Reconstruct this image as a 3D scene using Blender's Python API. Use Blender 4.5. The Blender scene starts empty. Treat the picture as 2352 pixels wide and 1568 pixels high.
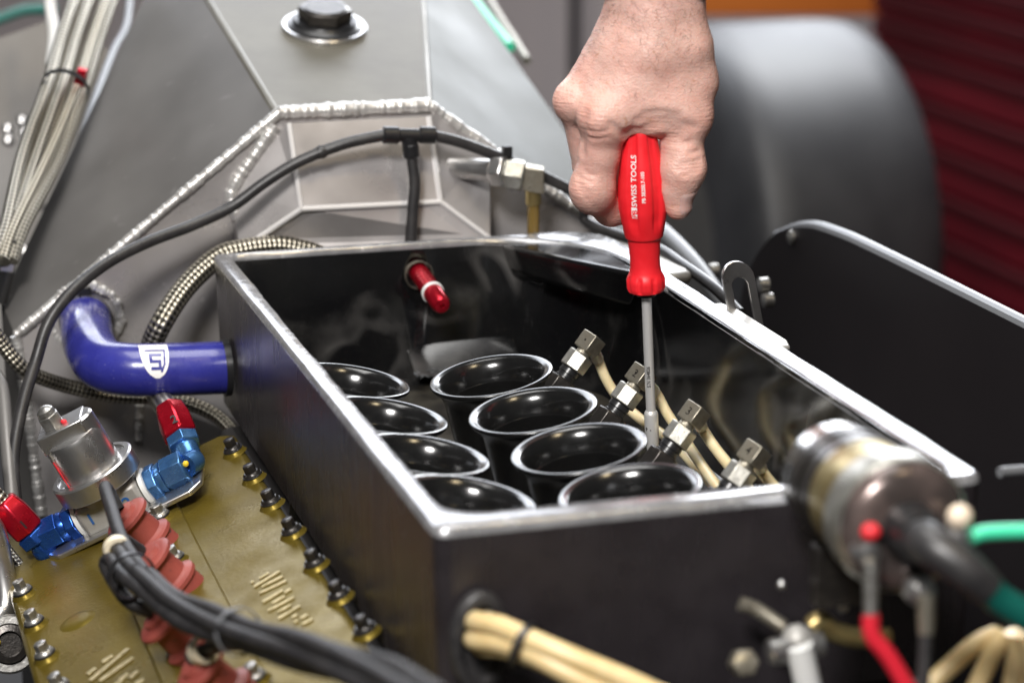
import bpy, math, random
import numpy as np
from mathutils import Matrix, Vector
random.seed(7); rng = np.random.default_rng(7)
sc = bpy.context.scene
COL = sc.collection
V = lambda *a: np.array(a, dtype=float)

# ------------------------------------------------------------------ camera
PITCH = math.radians(15); FPX = 5553.0
CAM = V(0, 0, .4)
cd = bpy.data.cameras.new('camera'); cam = bpy.data.objects.new('camera', cd); COL.objects.link(cam)
cam.location = CAM; cam.rotation_euler = (math.radians(90) - PITCH, 0, 0)
cd.sensor_width = 36; cd.lens = 85; cd.clip_start = .05; cd.clip_end = 60
cd.dof.use_dof = True; cd.dof.focus_distance = 1.61; cd.dof.aperture_fstop = 5.0
sc.camera = cam
# ------------------------------------------------------------------ world and lamps
w = bpy.data.worlds.new('World'); sc.world = w; w.use_nodes = True
w.node_tree.nodes['Background'].inputs[0].default_value = (.62, .64, .68, 1)
w.node_tree.nodes['Background'].inputs[1].default_value = .075
def area(name, loc, target, sx, sy, power, col=(1, 1, 1)):
    l = bpy.data.lights.new(name, 'AREA'); l.shape = 'RECTANGLE'; l.size = sx; l.size_y = sy
    l.energy = power; l.color = col
    o = bpy.data.objects.new(name, l); COL.objects.link(o); o.location = loc
    o.rotation_euler = (Vector(target) - Vector(loc)).to_track_quat('-Z', 'Y').to_euler()
    return o
area('ceiling_softbox', (-.20, 1.52, 1.9), (-.05, 1.55, 0), 1.2, 1.1, 38, (1, .985, .96))
area('rear_window_lamp', (-.72, 4.7, 1.70), (0, 1.4, 0), 2.2, 1.5, 85, (.88, .92, 1))
area('rear_window_lamp', (1.10, 5.6, 1.45), (.50, 3.2, 0), 1.3, 1.9, 75, (.90, .94, 1))
area('tyre_fill_light', (.70, 4.05, 1.35), (.60, 3.65, 0), .9, .6, 48, (.95, .97, 1))  # area light added over the tyre to brighten its top
area('front_lamp', (-.35, -.05, 1.25), (0, 1.45, 0), .42, .34, 58, (1, .975, .95))
area('warm_ceiling_lamp', (.75, .55, 1.9), (.1, 1.4, 0), .3, .3, 8, (1, .8, .5))
sc.view_settings.view_transform = 'Standard'; sc.view_settings.look = 'None'
sc.view_settings.exposure = -.2; sc.view_settings.gamma = 1
sc.cycles.use_denoising = True
sc.cycles.max_bounces = 8; sc.cycles.glossy_bounces = 5; sc.cycles.sample_clamp_indirect = 6

# ------------------------------------------------------------------ measuring tools
CR = V(1, 0, 0); CU = V(0, math.sin(PITCH), math.cos(PITCH)); CW = V(0, math.cos(PITCH), -math.sin(PITCH))
TH = math.radians(16.7); ORG = V(-.038, 1.1335, 0)
LAT = V(math.cos(TH), math.sin(TH), 0); LEN = V(-math.sin(TH), math.cos(TH), 0); UP = V(0, 0, 1)
def ray(x, y): return CR*(x-1176)/FPX - CU*(y-784)/FPX + CW
def pp(x, y, p, n):
    d = ray(x, y); return CAM + d*(np.dot(np.asarray(p)-CAM, n)/np.dot(d, n))
def E(u, v, z): return ORG + LAT*u + LEN*v + UP*z          # engine frame: across, along, up
def PU(x, y, u): return pp(x, y, E(u, 0, 0), LAT)
def PV(x, y, v): return pp(x, y, E(0, v, 0), LEN)
def PZ(x, y, z): return pp(x, y, V(0, 0, z), UP)
def PY(x, y, d): return pp(x, y, V(0, d, 0), V(0, 1, 0))
def nrm(a): a = np.asarray(a, float); return a/np.linalg.norm(a)
def frame(d):
    d = nrm(d); a = V(0, 0, 1) if abs(d[2]) < .9 else V(1, 0, 0)
    x = nrm(np.cross(a, d)); return x, np.cross(d, x)

# ------------------------------------------------------------------ mesh tools
class MB:
    def __init__(s): s.v = []; s.f = []; s.uv = []
    def add(s, vs, fs, uvs=None):
        k = len(s.v); s.v += [np.asarray(p, float) for p in vs]
        for i, f in enumerate(fs):
            s.f.append([k+j for j in f]); s.uv.append(uvs[i] if uvs else None)
        return s
    def loft(s, loops, cap0=True, cap1=True, closed=True):
        n = len(loops[0]); vs = [p for l in loops for p in l]; fs = []
        for i in range(len(loops)-1):
            for j in range(n if closed else n-1):
                fs.append((i*n+j, i*n+(j+1) % n, (i+1)*n+(j+1) % n, (i+1)*n+j))
        if cap0: fs.append(tuple(range(n))[::-1])
        if cap1: fs.append(tuple((len(loops)-1)*n+j for j in range(n)))
        return s.add(vs, fs)
    def lathe(s, p, d, prof, n=24, ph=0, xa=None, caps=(True, True)):
        p = np.asarray(p, float); d = nrm(d)
        if xa is None: x, y = frame(d)
        else: x = nrm(np.asarray(xa) - d*np.dot(xa, d)); y = np.cross(d, x)
        loops = [[p + d*h + (x*math.cos(ph+2*math.pi*k/n) + y*math.sin(ph+2*math.pi*k/n))*r for k in range(n)] for h, r in prof]
        return s.loft(loops, *caps)
    def cyl(s, p, q, r, n=16, r2=None, ch=.0):
        d = np.asarray(q)-np.asarray(p); h = np.linalg.norm(d); r2 = r if r2 is None else r2
        pr = [(0, r), (h, r2)] if ch == 0 else [(0, r-ch), (ch, r), (h-ch, r2), (h, r2-ch)]
        return s.lathe(p, d, pr, n)
    def hex(s, p, d, h, r, ph=0, xa=None, ch=.12):
        return s.lathe(p, d, [(0, r*(1-ch)), (r*ch*.6, r), (h-r*ch*.6, r), (h, r*(1-ch))], 6, ph, xa)
    def box(s, c, ax, hs):
        c = np.asarray(c, float); a, b, e = [nrm(q)*h for q, h in zip(ax, hs)]
        vs = [c+i*a+j*b+k*e for i in (-1, 1) for j in (-1, 1) for k in (-1, 1)]
        return s.add(vs, [(0, 1, 3, 2), (4, 6, 7, 5), (0, 4, 5, 1), (2, 3, 7, 6), (0, 2, 6, 4), (1, 5, 7, 3)])
    def prism(s, poly, vec):
        a = [np.asarray(p, float) for p in poly]; b = [p+np.asarray(vec) for p in a]
        return s.loft([a, b])
    def tube(s, pts, r, n=12, res=8, caps=True, rf=None):
        P = spline(pts, res); m = len(P)
        T = np.gradient(P, axis=0); T /= np.linalg.norm(T, axis=1)[:, None]
        x, _ = frame(T[0]); L = 0.; vs = []; ls = []
        for i in range(m):
            x = nrm(x - T[i]*np.dot(x, T[i])); y = np.cross(T[i], x)
            if i: L += np.linalg.norm(P[i]-P[i-1])
            rr = (r[0] + (r[1]-r[0])*i/(m-1)) if isinstance(r, tuple) else r
            if rf: rr *= rf(L)
            ls.append(L)
            vs += [P[i] + (x*math.cos(2*math.pi*k/n) + y*math.sin(2*math.pi*k/n))*rr for k in range(n)]
        fs = []; uv = []
        for i in range(m-1):
            for k in range(n):
                fs.append((i*n+k, i*n+(k+1) % n, (i+1)*n+(k+1) % n, (i+1)*n+k))
                uv.append([(k/n, ls[i]), ((k+1)/n, ls[i]), ((k+1)/n, ls[i+1]), (k/n, ls[i+1])])
        if caps:
            fs += [tuple(range(n))[::-1], tuple((m-1)*n+k for k in range(n))]; uv += [None, None]
        return s.add(vs, fs, uv)
    def ball(s, c, r, n=12, sc3=(1, 1, 1)):
        c = np.asarray(c, float); vs = []; fs = []; m = n//2
        for i in range(m+1):
            t = math.pi*i/m
            for k in range(n):
                a = 2*math.pi*k/n
                vs.append(c + V(math.sin(t)*math.cos(a)*sc3[0], math.sin(t)*math.sin(a)*sc3[1], math.cos(t)*sc3[2])*r)
        for i in range(m):
            for k in range(n): fs.append((i*n+k, (i+1)*n+k, (i+1)*n+(k+1) % n, i*n+(k+1) % n))
        return s.add(vs, fs)

def spline(pts, res=8):
    P = np.array([np.asarray(p, float) for p in pts])
    if len(P) == 2: return np.array([P[0]+(P[1]-P[0])*t for t in np.linspace(0, 1, max(2, res))])
    Q = np.vstack([2*P[0]-P[1], P, 2*P[-1]-P[-2]]); out = []
    for i in range(1, len(Q)-2):
        p0, p1, p2, p3 = Q[i-1:i+3]
        for k in range(res):
            t = k/res
            out.append(.5*((2*p1)+(-p0+p2)*t+(2*p0-5*p1+4*p2-p3)*t*t+(-p0+3*p1-3*p2+p3)*t**3))
    out.append(P[-1]); return np.array(out)

def thing(name, label, cat, loc=(0, 0, 0), group=None):
    o = bpy.data.objects.new(name, None); COL.objects.link(o); o.location = loc; o.empty_display_size = .01
    o['label'] = label; o['category'] = cat
    if group: o['group'] = group
    return o
def root_of(o):
    while o.parent: o = o.parent
    return o
def mesh_data(name, mb, off, mat, ang=35, smooth=True):
    me = bpy.data.meshes.new(name)
    me.from_pydata([tuple(p-off) for p in mb.v], [], mb.f)
    if any(u for u in mb.uv):
        lay = me.uv_layers.new(name='UVMap'); k = 0
        for f, u in zip(mb.f, mb.uv):
            for j in range(len(f)):
                if u: lay.data[k].uv = u[j]
                k += 1
    me.materials.append(mat); me.update()
    if smooth:
        me.shade_smooth(); me.set_sharp_from_angle(angle=math.radians(ang))
    return me
def part(name, mb, mat, parent, bevel=0, ang=35, label=None, kind=None, smooth=True):
    off = np.array(root_of(parent).location)
    o = bpy.data.objects.new(name, mesh_data(name, mb, off, mat, ang, smooth)); COL.objects.link(o); o.parent = parent
    if bevel: bev(o, bevel)
    if label: o['label'] = label
    if kind: o['kind'] = kind
    return o
def bev(o, wd, seg=2):
    m = o.modifiers.new('bevel', 'BEVEL'); m.width = wd; m.segments = seg; m.limit_method = 'ANGLE'; m.angle_limit = math.radians(40)
def single(name, mb, mat, label, cat, group=None, loc=None, bevel=0, ang=35, kind=None):
    a = np.array(mb.v)
    if loc is None: loc = V(a[:, 0].mean(), a[:, 1].mean(), a[:, 2].min())
    loc = np.asarray(loc, float)
    o = bpy.data.objects.new(name, mesh_data(name, mb, loc, mat, ang)); COL.objects.link(o); o.location = loc
    if kind: o['kind'] = kind
    if kind != 'structure': o['label'] = label; o['category'] = cat
    elif label: o['label'] = label
    if group: o['group'] = group
    if bevel: bev(o, bevel)
    return o
def copy_tree(o, parent=None):
    c = o.copy(); COL.objects.link(c)
    if parent: c.parent = parent
    for ch in list(o.children): copy_tree(ch, c)
    return c
def text_mesh(body, size, extrude=0, shear=0, spacing=1.0, bold=0.):
    cu = bpy.data.curves.new('lettering', 'FONT'); cu.body = body; cu.size = size; cu.extrude = extrude; cu.shear = shear
    cu.space_character = spacing; cu.offset = bold; cu.resolution_u = 3
    o = bpy.data.objects.new('lettering', cu); COL.objects.link(o)
    dg = bpy.context.evaluated_depsgraph_get(); me = bpy.data.meshes.new_from_object(o.evaluated_get(dg))
    vs = np.array([v.co[:] for v in me.vertices]); fs = [list(p.vertices) for p in me.polygons]
    bpy.data.objects.remove(o); bpy.data.curves.remove(cu); bpy.data.meshes.remove(me)
    return vs, fs

# ------------------------------------------------------------------ materials
MATS = {}
def mat(name, col, rough=.5, metal=0., col2=None, cs=30., cb=(.4, .65), bump=0., bs=200., bstr=(1, 1, 1), rvar=0., rs=40.,
        coat=0., sss=0., spec=.5, sstretch=None, dust=None, ds=900., cstretch=None, alpha=None, trans=0., ior=None):
    m = bpy.data.materials.new(name); m.use_nodes = True; MATS[name] = m
    nt = m.node_tree; N = nt.nodes; L = nt.links; b = N['Principled BSDF']
    b.inputs['Base Color'].default_value = (*col, 1); b.inputs['Roughness'].default_value = rough
    b.inputs['Metallic'].default_value = metal; b.inputs['Specular IOR Level'].default_value = spec
    b.inputs['Coat Weight'].default_value = coat; b.inputs['Coat Roughness'].default_value = .08
    if trans: b.inputs['Transmission Weight'].default_value = trans
    if ior: b.inputs['IOR'].default_value = ior
    if sss:
        b.inputs['Subsurface Weight'].default_value = sss; b.inputs['Subsurface Radius'].default_value = (1, .45, .25)
        b.inputs['Subsurface Scale'].default_value = .004
    tc = N.new('ShaderNodeTexCoord')
    def noise(scale, stretch=None, detail=6):
        n = N.new('ShaderNodeTexNoise'); n.inputs['Scale'].default_value = scale; n.inputs['Detail'].default_value = detail
        if stretch:
            mp = N.new('ShaderNodeMapping'); mp.inputs['Scale'].default_value = stretch
            L.new(tc.outputs['Object'], mp.inputs['Vector']); L.new(mp.outputs[0], n.inputs['Vector'])
        else: L.new(tc.outputs['Object'], n.inputs['Vector'])
        return n
    def ramp(src, lo, hi, a, c):
        r = N.new('ShaderNodeValToRGB'); r.color_ramp.elements[0].position = lo; r.color_ramp.elements[1].position = hi
        r.color_ramp.elements[0].color = a; r.color_ramp.elements[1].color = c; L.new(src, r.inputs[0]); return r
    cur = None
    if col2:
        cur = ramp(noise(cs, cstretch).outputs['Fac'], cb[0], cb[1], (*col, 1), (*col2, 1)).outputs[0]
    if dust:
        d = ramp(noise(ds, None, 2).outputs['Fac'], .68, .76, (0, 0, 0, 1), (1, 1, 1, 1))
        mx = N.new('ShaderNodeMixRGB'); L.new(d.outputs[0], mx.inputs[0])
        if cur: L.new(cur, mx.inputs[1])
        else: mx.inputs[1].default_value = (*col, 1)
        mx.inputs[2].default_value = (*dust, 1); cur = mx.outputs[0]
    if cur: L.new(cur, b.inputs['Base Color'])
    if rvar:
        rr = ramp(noise(rs, sstretch).outputs['Fac'], .3, .7, (max(0, rough-rvar),)*3+(1,), (min(1, rough+rvar),)*3+(1,))
        L.new(rr.outputs[0], b.inputs['Roughness'])
    if bump:
        bn = N.new('ShaderNodeBump'); bn.inputs['Strength'].default_value = bump; bn.inputs['Distance'].default_value = .0008
        L.new(noise(bs, bstr if bstr != (1, 1, 1) else None, 4).outputs['Fac'], bn.inputs['Height']); L.new(bn.outputs[0], b.inputs['Normal'])
    return m

def braid_mat(name, c_hi, c_lo, nu, kv, rough=.38, metal=.9):
    m = bpy.data.materials.new(name); m.use_nodes = True; nt = m.node_tree; N = nt.nodes; L = nt.links; b = N['Principled BSDF']
    b.inputs['Metallic'].default_value = metal; b.inputs['Roughness'].default_value = rough
    uv = N.new('ShaderNodeUVMap'); sp = N.new('ShaderNodeSeparateXYZ'); L.new(uv.outputs[0], sp.inputs[0])
    def mth(op, a, bb=None):
        n = N.new('ShaderNodeMath'); n.operation = op
        for i, q in enumerate((a, bb)):
            if q is None: continue
            if isinstance(q, (int, float)): n.inputs[i].default_value = q
            else: L.new(q, n.inputs[i])
        return n.outputs[0]
    a = mth('MULTIPLY', sp.outputs[0], nu*2*math.pi); c = mth('MULTIPLY', sp.outputs[1], kv*2*math.pi)
    s1 = mth('SINE', mth('ADD', a, c)); s2 = mth('SINE', mth('SUBTRACT', a, c))
    h = mth('ADD', mth('MULTIPLY', mth('MULTIPLY', s1, s2), .5), .5)
    r = N.new('ShaderNodeValToRGB'); r.color_ramp.elements[0].position = .15; r.color_ramp.elements[1].position = .8
    r.color_ramp.elements[0].color = (*c_lo, 1); r.color_ramp.elements[1].color = (*c_hi, 1); L.new(h, r.inputs[0])
    L.new(r.outputs[0], b.inputs['Base Color'])
    bn = N.new('ShaderNodeBump'); bn.inputs['Strength'].default_value = .9; bn.inputs['Distance'].default_value = .0012
    L.new(h, bn.inputs['Height']); L.new(bn.outputs[0], b.inputs['Normal'])
    return m

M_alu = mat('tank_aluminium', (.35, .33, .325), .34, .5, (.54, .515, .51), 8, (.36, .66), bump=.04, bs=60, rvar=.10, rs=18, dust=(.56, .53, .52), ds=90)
M_aluT = mat('tank_top_aluminium', (.072, .062, .040), .44, .10, (.165, .158, .135), 9, (.36, .66), bump=.02, bs=70, rvar=.08, rs=9, spec=.22)  # tank metal darkened for the top face, light balance put into the colour
M_aluL = mat('tank_side_aluminium', (.120, .114, .108), .40, .35, (.190, .182, .174), 6, (.36, .68), bump=.03, bs=50, rvar=.06, rs=12, dust=(.20, .19, .185), ds=60, spec=.3)  # darker tank metal, the shaded side put into the base colour
M_bend = mat('bend_highlight', (.74, .72, .71), .36, .3)  # pale colour painting the bright highlight along the tank bends
M_weld = mat('weld_metal', (.70, .69, .67), .38, .6, (.52, .50, .48), 120, bump=.25, bs=420)
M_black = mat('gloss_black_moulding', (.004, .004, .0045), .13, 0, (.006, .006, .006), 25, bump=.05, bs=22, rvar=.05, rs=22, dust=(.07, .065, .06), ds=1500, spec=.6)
def residue_sheen(m, scale, c, wd, amt, dist=1.2):  # pale swirl bands in the base colour: painted reflections along with residue smears
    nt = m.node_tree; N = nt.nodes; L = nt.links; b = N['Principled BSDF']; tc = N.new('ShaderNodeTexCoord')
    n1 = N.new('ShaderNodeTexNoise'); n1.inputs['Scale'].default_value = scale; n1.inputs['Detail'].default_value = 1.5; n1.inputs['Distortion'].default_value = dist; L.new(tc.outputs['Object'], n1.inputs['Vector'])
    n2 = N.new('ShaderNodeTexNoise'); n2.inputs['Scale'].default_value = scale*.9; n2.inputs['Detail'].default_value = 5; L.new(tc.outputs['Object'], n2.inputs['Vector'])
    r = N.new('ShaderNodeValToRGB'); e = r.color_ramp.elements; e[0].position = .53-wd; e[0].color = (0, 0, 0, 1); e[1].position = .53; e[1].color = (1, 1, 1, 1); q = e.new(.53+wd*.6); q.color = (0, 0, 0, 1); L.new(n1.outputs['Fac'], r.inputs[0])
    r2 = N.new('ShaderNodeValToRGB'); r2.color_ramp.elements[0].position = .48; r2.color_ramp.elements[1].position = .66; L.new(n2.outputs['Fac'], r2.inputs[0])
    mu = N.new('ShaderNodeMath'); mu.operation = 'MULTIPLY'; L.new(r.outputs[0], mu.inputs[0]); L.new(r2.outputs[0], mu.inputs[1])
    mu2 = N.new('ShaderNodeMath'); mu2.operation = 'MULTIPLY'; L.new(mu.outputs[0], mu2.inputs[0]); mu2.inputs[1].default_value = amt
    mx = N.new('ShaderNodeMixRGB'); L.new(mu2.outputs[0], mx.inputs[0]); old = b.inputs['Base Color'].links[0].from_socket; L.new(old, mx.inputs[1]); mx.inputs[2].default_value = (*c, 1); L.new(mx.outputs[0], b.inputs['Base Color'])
residue_sheen(M_black, 12, (.11, .105, .10), .085, .75, .8)
M_trum = mat('trumpet_black', (.006, .006, .006), .19, 0, (.008, .008, .008), 60, rvar=.05, rs=60, dust=(.05, .048, .043), ds=2400, spec=.7)
M_rim = mat('sanded_rim', (.26, .26, .27), .22, .5, (.36, .36, .37), 60, rvar=.08, rs=120, bump=.03, bs=120)
M_carb = mat('woven_black_outer', (.018, .015, .017), .27, 0, (.028, .024, .027), 40, (.3, .7), bump=.30, bs=1400, rvar=.08, rs=40, spec=.7, sstretch=(1, 1, .15))
M_floor = mat('airbox_floor', (.012, .011, .010), .35, 0, (.05, .045, .035), 45, bump=.4, bs=120)
M_red = mat('red_grip', (.80, .014, .022), .42, 0, (.86, .020, .030), 80, bump=.08, bs=2600)
M_white = mat('white_print', (.85, .83, .82), .5)
M_chrome = mat('brushed_steel', (.74, .73, .72), .38, .5)
M_nut = mat('zinc_plated_steel', (.46, .45, .41), .38, .85, (.33, .32, .28), 130, rvar=.12, rs=150, bump=.2, bs=500)
M_block = mat('nickel_block', (.40, .37, .30), .35, .8, (.27, .24, .19), 140, rvar=.1, rs=140, bump=.2, bs=500)
M_bnut = mat('black_oxide_steel', (.035, .031, .028), .3, .6, (.08, .07, .06), 160, (.5, .8), bump=.25, bs=500)
M_nylon = mat('cream_nylon', (.72, .62, .40), .32, 0, (.62, .52, .30), 50, sss=.25, bump=.05, bs=200)
M_nylon2 = mat('tan_nylon', (.74, .58, .32), .38, 0, (.62, .46, .22), 40, sss=.2)
M_rub = mat('black_rubber_hose', (.022, .021, .022), .40, 0, (.035, .033, .033), 90, bump=.12, bs=500, dust=(.09, .085, .08), ds=700)
M_plas = mat('black_plastic', (.014, .014, .015), .3, 0, bump=.08, bs=400)
M_blue = mat('blue_silicone', (.022, .024, .20), .27, 0, (.030, .033, .25), 40, coat=.3, bump=.10, bs=160, rvar=.08, rs=60, dust=(.12, .12, .35), ds=600)
M_ablue = mat('blue_anodised', (.018, .075, .36), .26, .75, (.03, .12, .45), 80, rvar=.08, rs=120, bump=.08, bs=400)
M_ablue2 = mat('pale_blue_anodised', (.06, .17, .40), .28, .75, (.10, .24, .48), 80, rvar=.08, rs=120, bump=.08, bs=400)
M_ared = mat('red_anodised', (.42, .006, .018), .24, .7, (.52, .012, .03), 80, rvar=.06, rs=120)
M_gold = mat('bronze_cover', (.105, .074, .010), .34, .38, (.150, .110, .020), 30, (.3, .75), bump=.22, bs=420, rvar=.10, rs=40, spec=.08)
M_gold2 = mat('polished_letter', (.55, .46, .26), .4, .7, (.38, .31, .15), 300, bump=.5, bs=900)
M_boot = mat('red_brown_boot', (.29, .062, .047), .5, 0, (.22, .044, .035), 60, (.35, .7), bump=.2, bs=300, dust=(.07, .04, .04), ds=300)
M_bolt = mat('dull_bolt', (.42, .41, .39), .36, .85, (.25, .24, .22), 180, bump=.2, bs=500)
M_cast = mat('machined_alloy', (.62, .61, .60), .29, .95, (.56, .55, .54), 90, rvar=.03, rs=60)
M_castw = mat('pale_cast_alloy', (.40, .385, .36), .5, .4, (.33, .32, .30), 60, bump=.3, bs=300)
M_ink = mat('blue_marker_ink', (.02, .10, .30), .5)
M_blk = mat('dark_void', (.010, .009, .009), .6, 0, (.018, .016, .015), 20, bump=.3, bs=60)
M_braid = braid_mat('steel_braid', (.56, .52, .43), (.04, .036, .028), 5, 130)
M_braid2 = braid_mat('fine_steel_braid', (.50, .47, .40), (.045, .042, .034), 4, 115)
M_tyre = mat('tyre_rubber', (.028, .028, .031), .50, 0, (.040, .040, .043), 12, bump=.06, bs=40, spec=.6)
M_cab = mat('red_cabinet_paint', (.095, .003, .008), .55, 0, (.125, .004, .010), 3, spec=.2)
M_cabr = mat('bright_red_paint', (.30, .004, .004), .35)
M_orange = mat('orange_paint', (.55, .14, .008), .5)
M_wall = mat('mauve_grey_wall', (.50, .445, .44), .7, 0, (.54, .48, .475), 2)
M_panel = mat('dark_body_panel', (.011, .009, .010), .42, 0, (.016, .013, .014), 4, spec=.3)
M_edge = mat('panel_edge_trim', (.17, .175, .185), .45, .2)
M_teal = mat('teal_hose', (.008, .16, .13), .35)
M_mint = mat('mint_hose', (.05, .60, .34), .35)
M_brass = mat('brass', (.36, .29, .13), .36, .8, (.28, .21, .09), 120)
M_bake = mat('brown_bakelite', (.075, .060, .056), .24, .5, (.16, .12, .11), 60)
M_yel = mat('yellow_paint_dot', (.75, .52, .02), .5)
M_rmark = mat('red_paint_and_reflection', (.65, .02, .03), .5)
M_wpl = mat('white_plastic', (.72, .72, .70), .35)
M_redw = mat('red_wire', (.55, .015, .03), .35)
M_dgrn = mat('dark_green_hose', (.004, .075, .06), .3)

# ================================================================== the setting
mb = MB().prism([V(-4, 6.4, -3), V(4, 6.4, -3), V(4, 6.4, 3), V(-4, 6.4, 3)], V(0, .05, 0))
single('workshop_wall', mb, M_wall, 'mauve grey workshop wall far behind the car', None, kind='structure')
mb = MB().prism([V(-4, -.5, -.95), V(4, -.5, -.95), V(4, 6.38, -.95), V(-4, 6.38, -.95)], V(0, 0, -.05))
single('workshop_floor', mb, M_blk, 'dark workshop floor below the car', None, kind='structure')
# distant things: wheel, cabinet, orange board, pole, body panel
wc = PY(1965, 540, 3.72)
ax = LAT
t = thing('rear_tyre', 'big black slick tyre standing behind the hand, far right', 'tyre', wc)
R0, WD = .34, .30
prof = [(-WD, .16), (-WD-.012, .20), (-WD-.008, .27), (-WD+.008, .322), (-WD+.03, .336), (-WD+.07, R0), (-.07, R0), (-.03, .336), (-.008, .322), (.006, .285), (.012, .22), (0, .16)]
part('tread', MB().lathe(wc, ax, prof, 96, caps=(False, False)), M_tyre, t, ang=60)
part('wheel_rim', MB().lathe(wc, ax, [(-WD+.01, .165), (-WD+.02, .155), (-.15, .13), (-.02, .155), (-.01, .165)], 64), M_bolt, t)
uc = 1.85
M_cabd = mat('dull_rail', (.045, .005, .007), .6, spec=.15)
t = thing('tool_cabinet', 'dark red tool cabinet with many drawers at the far right', 'cabinet', E(uc, 2.6, -.95))
part('carcass', MB().box(E(uc+.36, 2.32, -.28), (LAT, LEN, UP), (.345, 1.15, .67)), M_cab, t, .01)
z = .34
for k in range(18):
    h = .052 if k < 12 else .085
    d = part('drawer', MB().box(E(uc+.005, 2.36, z-h/2), (LAT, LEN, UP), (.012, 1.08, h/2-.005)), M_cab, t, .003)
    part('handle_rail', MB().box(E(uc-.012, 2.36, z-.012), (LAT, LEN, UP), (.006, 1.05, .007)), M_cabd, d, .003)
    z -= h
part('corner_post', MB().box(E(uc-.004, 1.26, -.30), (LAT, LEN, UP), (.02, .09, .64)), M_cabr, t, .01, label='bright red front corner post of the cabinet')
single('orange_board', MB().box(PY(1790, -40, 5.6)+V(0, 0, .03), (V(1, 0, 0), V(0, 1, 0), UP), (.255, .03, .105)), M_orange, 'orange board showing above the black tyre', 'board', bevel=.004)
single('black_post', MB().lathe(PY(1320, 0, 5.9)+V(0, 0, -2.2), UP, [(0, .020), (.4, .02), (.42, .014), (3, .014)], 16), M_plas, 'thin black upright post against the grey wall', 'post')
# body panel right of the engine, light edge on top
up = .48
pz_ = PU(2352, 740, up); zt = -.006
cur = [E(up, -.30, zt), E(up, .2, zt), E(up, .50, zt), E(up, .60, zt-.002), E(up, .66, zt-.009), E(up, .72, zt-.030), E(up, .77, zt-.075), E(up, .79, zt-.14), E(up, .79, zt-.30)]
cs_ = list(spline(cur, 6))
t = thing('body_panel', 'dark body panel with a pale rounded edge beyond the airbox', 'body panel', E(up, .3, -.31))
part('skin', MB().prism(cs_ + [E(up, -.30, -.31)], LAT*.012), M_panel, t)
part('edge_trim', MB().tube([p+LAT*.006 for p in cur[:6]], .0052, 10), M_edge, t)
part('rivet', MB().lathe(PU(1820, 545, up), -LAT, [(-.003, .006), (.002, .006), (.004, .003)], 16), M_bolt, t)
# engine underside, dark
t = thing('engine_block', 'dark engine casting below the airbox, mostly hidden', 'engine', E(.1, .2, -.5))
part('crankcase', MB().box(E(.13, .30, -.40), (LAT, LEN, UP), (.28, .42, .17)), M_blk, t, .01)
part('valley_cover', MB().box(E(.14, .32, -.178), (LAT, LEN, UP), (.145, .30, .052)), M_blk, t, .01)

# ================================================================== aluminium tank behind the airbox
V0 = .70
def ft(x, y, dv=0.): return PV(x, y, V0+dv)
TL, TR = ft(640, 262), ft(985, 243)
ztop = .091
nT = nrm(UP-LEN*.27)
t = tank = thing('aluminium_tank', 'welded bare aluminium tank behind the airbox with sloping sides', 'tank', E(.1, .9, -.4))
ext = lambda a, b, k: a + (b-a)*k
TL = V(*TL[:2], ztop); TR = V(*TR[:2], ztop)
bl = pp(480, 0, TL, nT); br_ = pp(970, 0, TL, nT)
blx, brx = ext(TL, bl, 1.45), ext(TR, br_, 1.45)
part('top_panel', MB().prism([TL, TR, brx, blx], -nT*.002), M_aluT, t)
LF = ft(36, 772); nL = nrm(np.cross(bl-TL, LF-TL))
a0, a1 = pp(2, 690, TL, nL), pp(330, 0, TL, nL)
a1 = ext(a0, a1, 1.35)
sgn = 1 if nL[2] < 0 else -1
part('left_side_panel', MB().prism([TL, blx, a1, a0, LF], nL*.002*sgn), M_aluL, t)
RF = ft(1430, 560); nR = nrm(np.cross(br_-TR, RF-TR)); sg2 = 1 if nR[2] < 0 else -1
b1 = ext(pp(1440, 500, TR, nR), pp(1085, 0, TR, nR), 1.4)
b0 = pp(1440, 500, TR, nR)
part('right_side_panel', MB().prism([TR, RF, b0, b1, brx], nR*.002*sg2), mat('tank_right_aluminium', (.088, .094, .088), .5, .15, (.125, .131, .124), 6, bump=.03, bs=50, rvar=.06, rs=12, spec=.25), t)  # darker copy of the tank metal, evens out this face's light by colour
bot = -.34
def dn(p): return V(p[0], p[1], bot)
FL2 = ft(96, 1180)
part('front_panel', MB().prism([TL, LF, FL2, dn(FL2), dn(RF), RF, TR], LEN*.002), M_alu, t)
# lower left return face of the tank
part('return_panel', MB().prism([LF, a0, V(*a0[:2], bot), dn(FL2), FL2], LAT*.002), M_aluL, t)
# faceted bulge
A, B = ft(664, 284, -.010), ft(985, 268, -.010); Cc, D = ft(1012, 464, -.036), ft(692, 480, -.036)
bl1, bl2, bl3 = ft(632, 285, -.001), ft(530, 440, -.001), ft(550, 562, -.022)
nP = nrm(np.cross(D-A, bl2-A)); bl3 = pp(550, 562, A, nP)
Lb, Rb = pp(570, 562, A, nP), ft(1125, 548, -.046)
Lb2, Rb2 = ft(590, 760, -.046), ft(1130, 760, -.046)
br1, br2 = ft(1008, 258, -.001), ft(1125, 345, -.001); br3 = ft(1128, 700, -.001)
bl4 = ft(552, 760, -.001)
for poly in ([bl1, br1, B, A], [A, B, Cc, D], [D, Cc, Rb, Lb], [Lb, Rb, Rb2, Lb2]):
    part('bulge_panel', MB().prism(poly, LEN*.002), M_alu, t)
mb = MB(); mb.add([bl1, A, D, Lb, Lb2, bl4, bl3, bl2], [(0, 1, 2, 7), (7, 2, 3, 6), (6, 3, 4), (6, 4, 5), (7, 6, 5)])
part('bulge_side', mb, M_alu, t, smooth=False)
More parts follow.
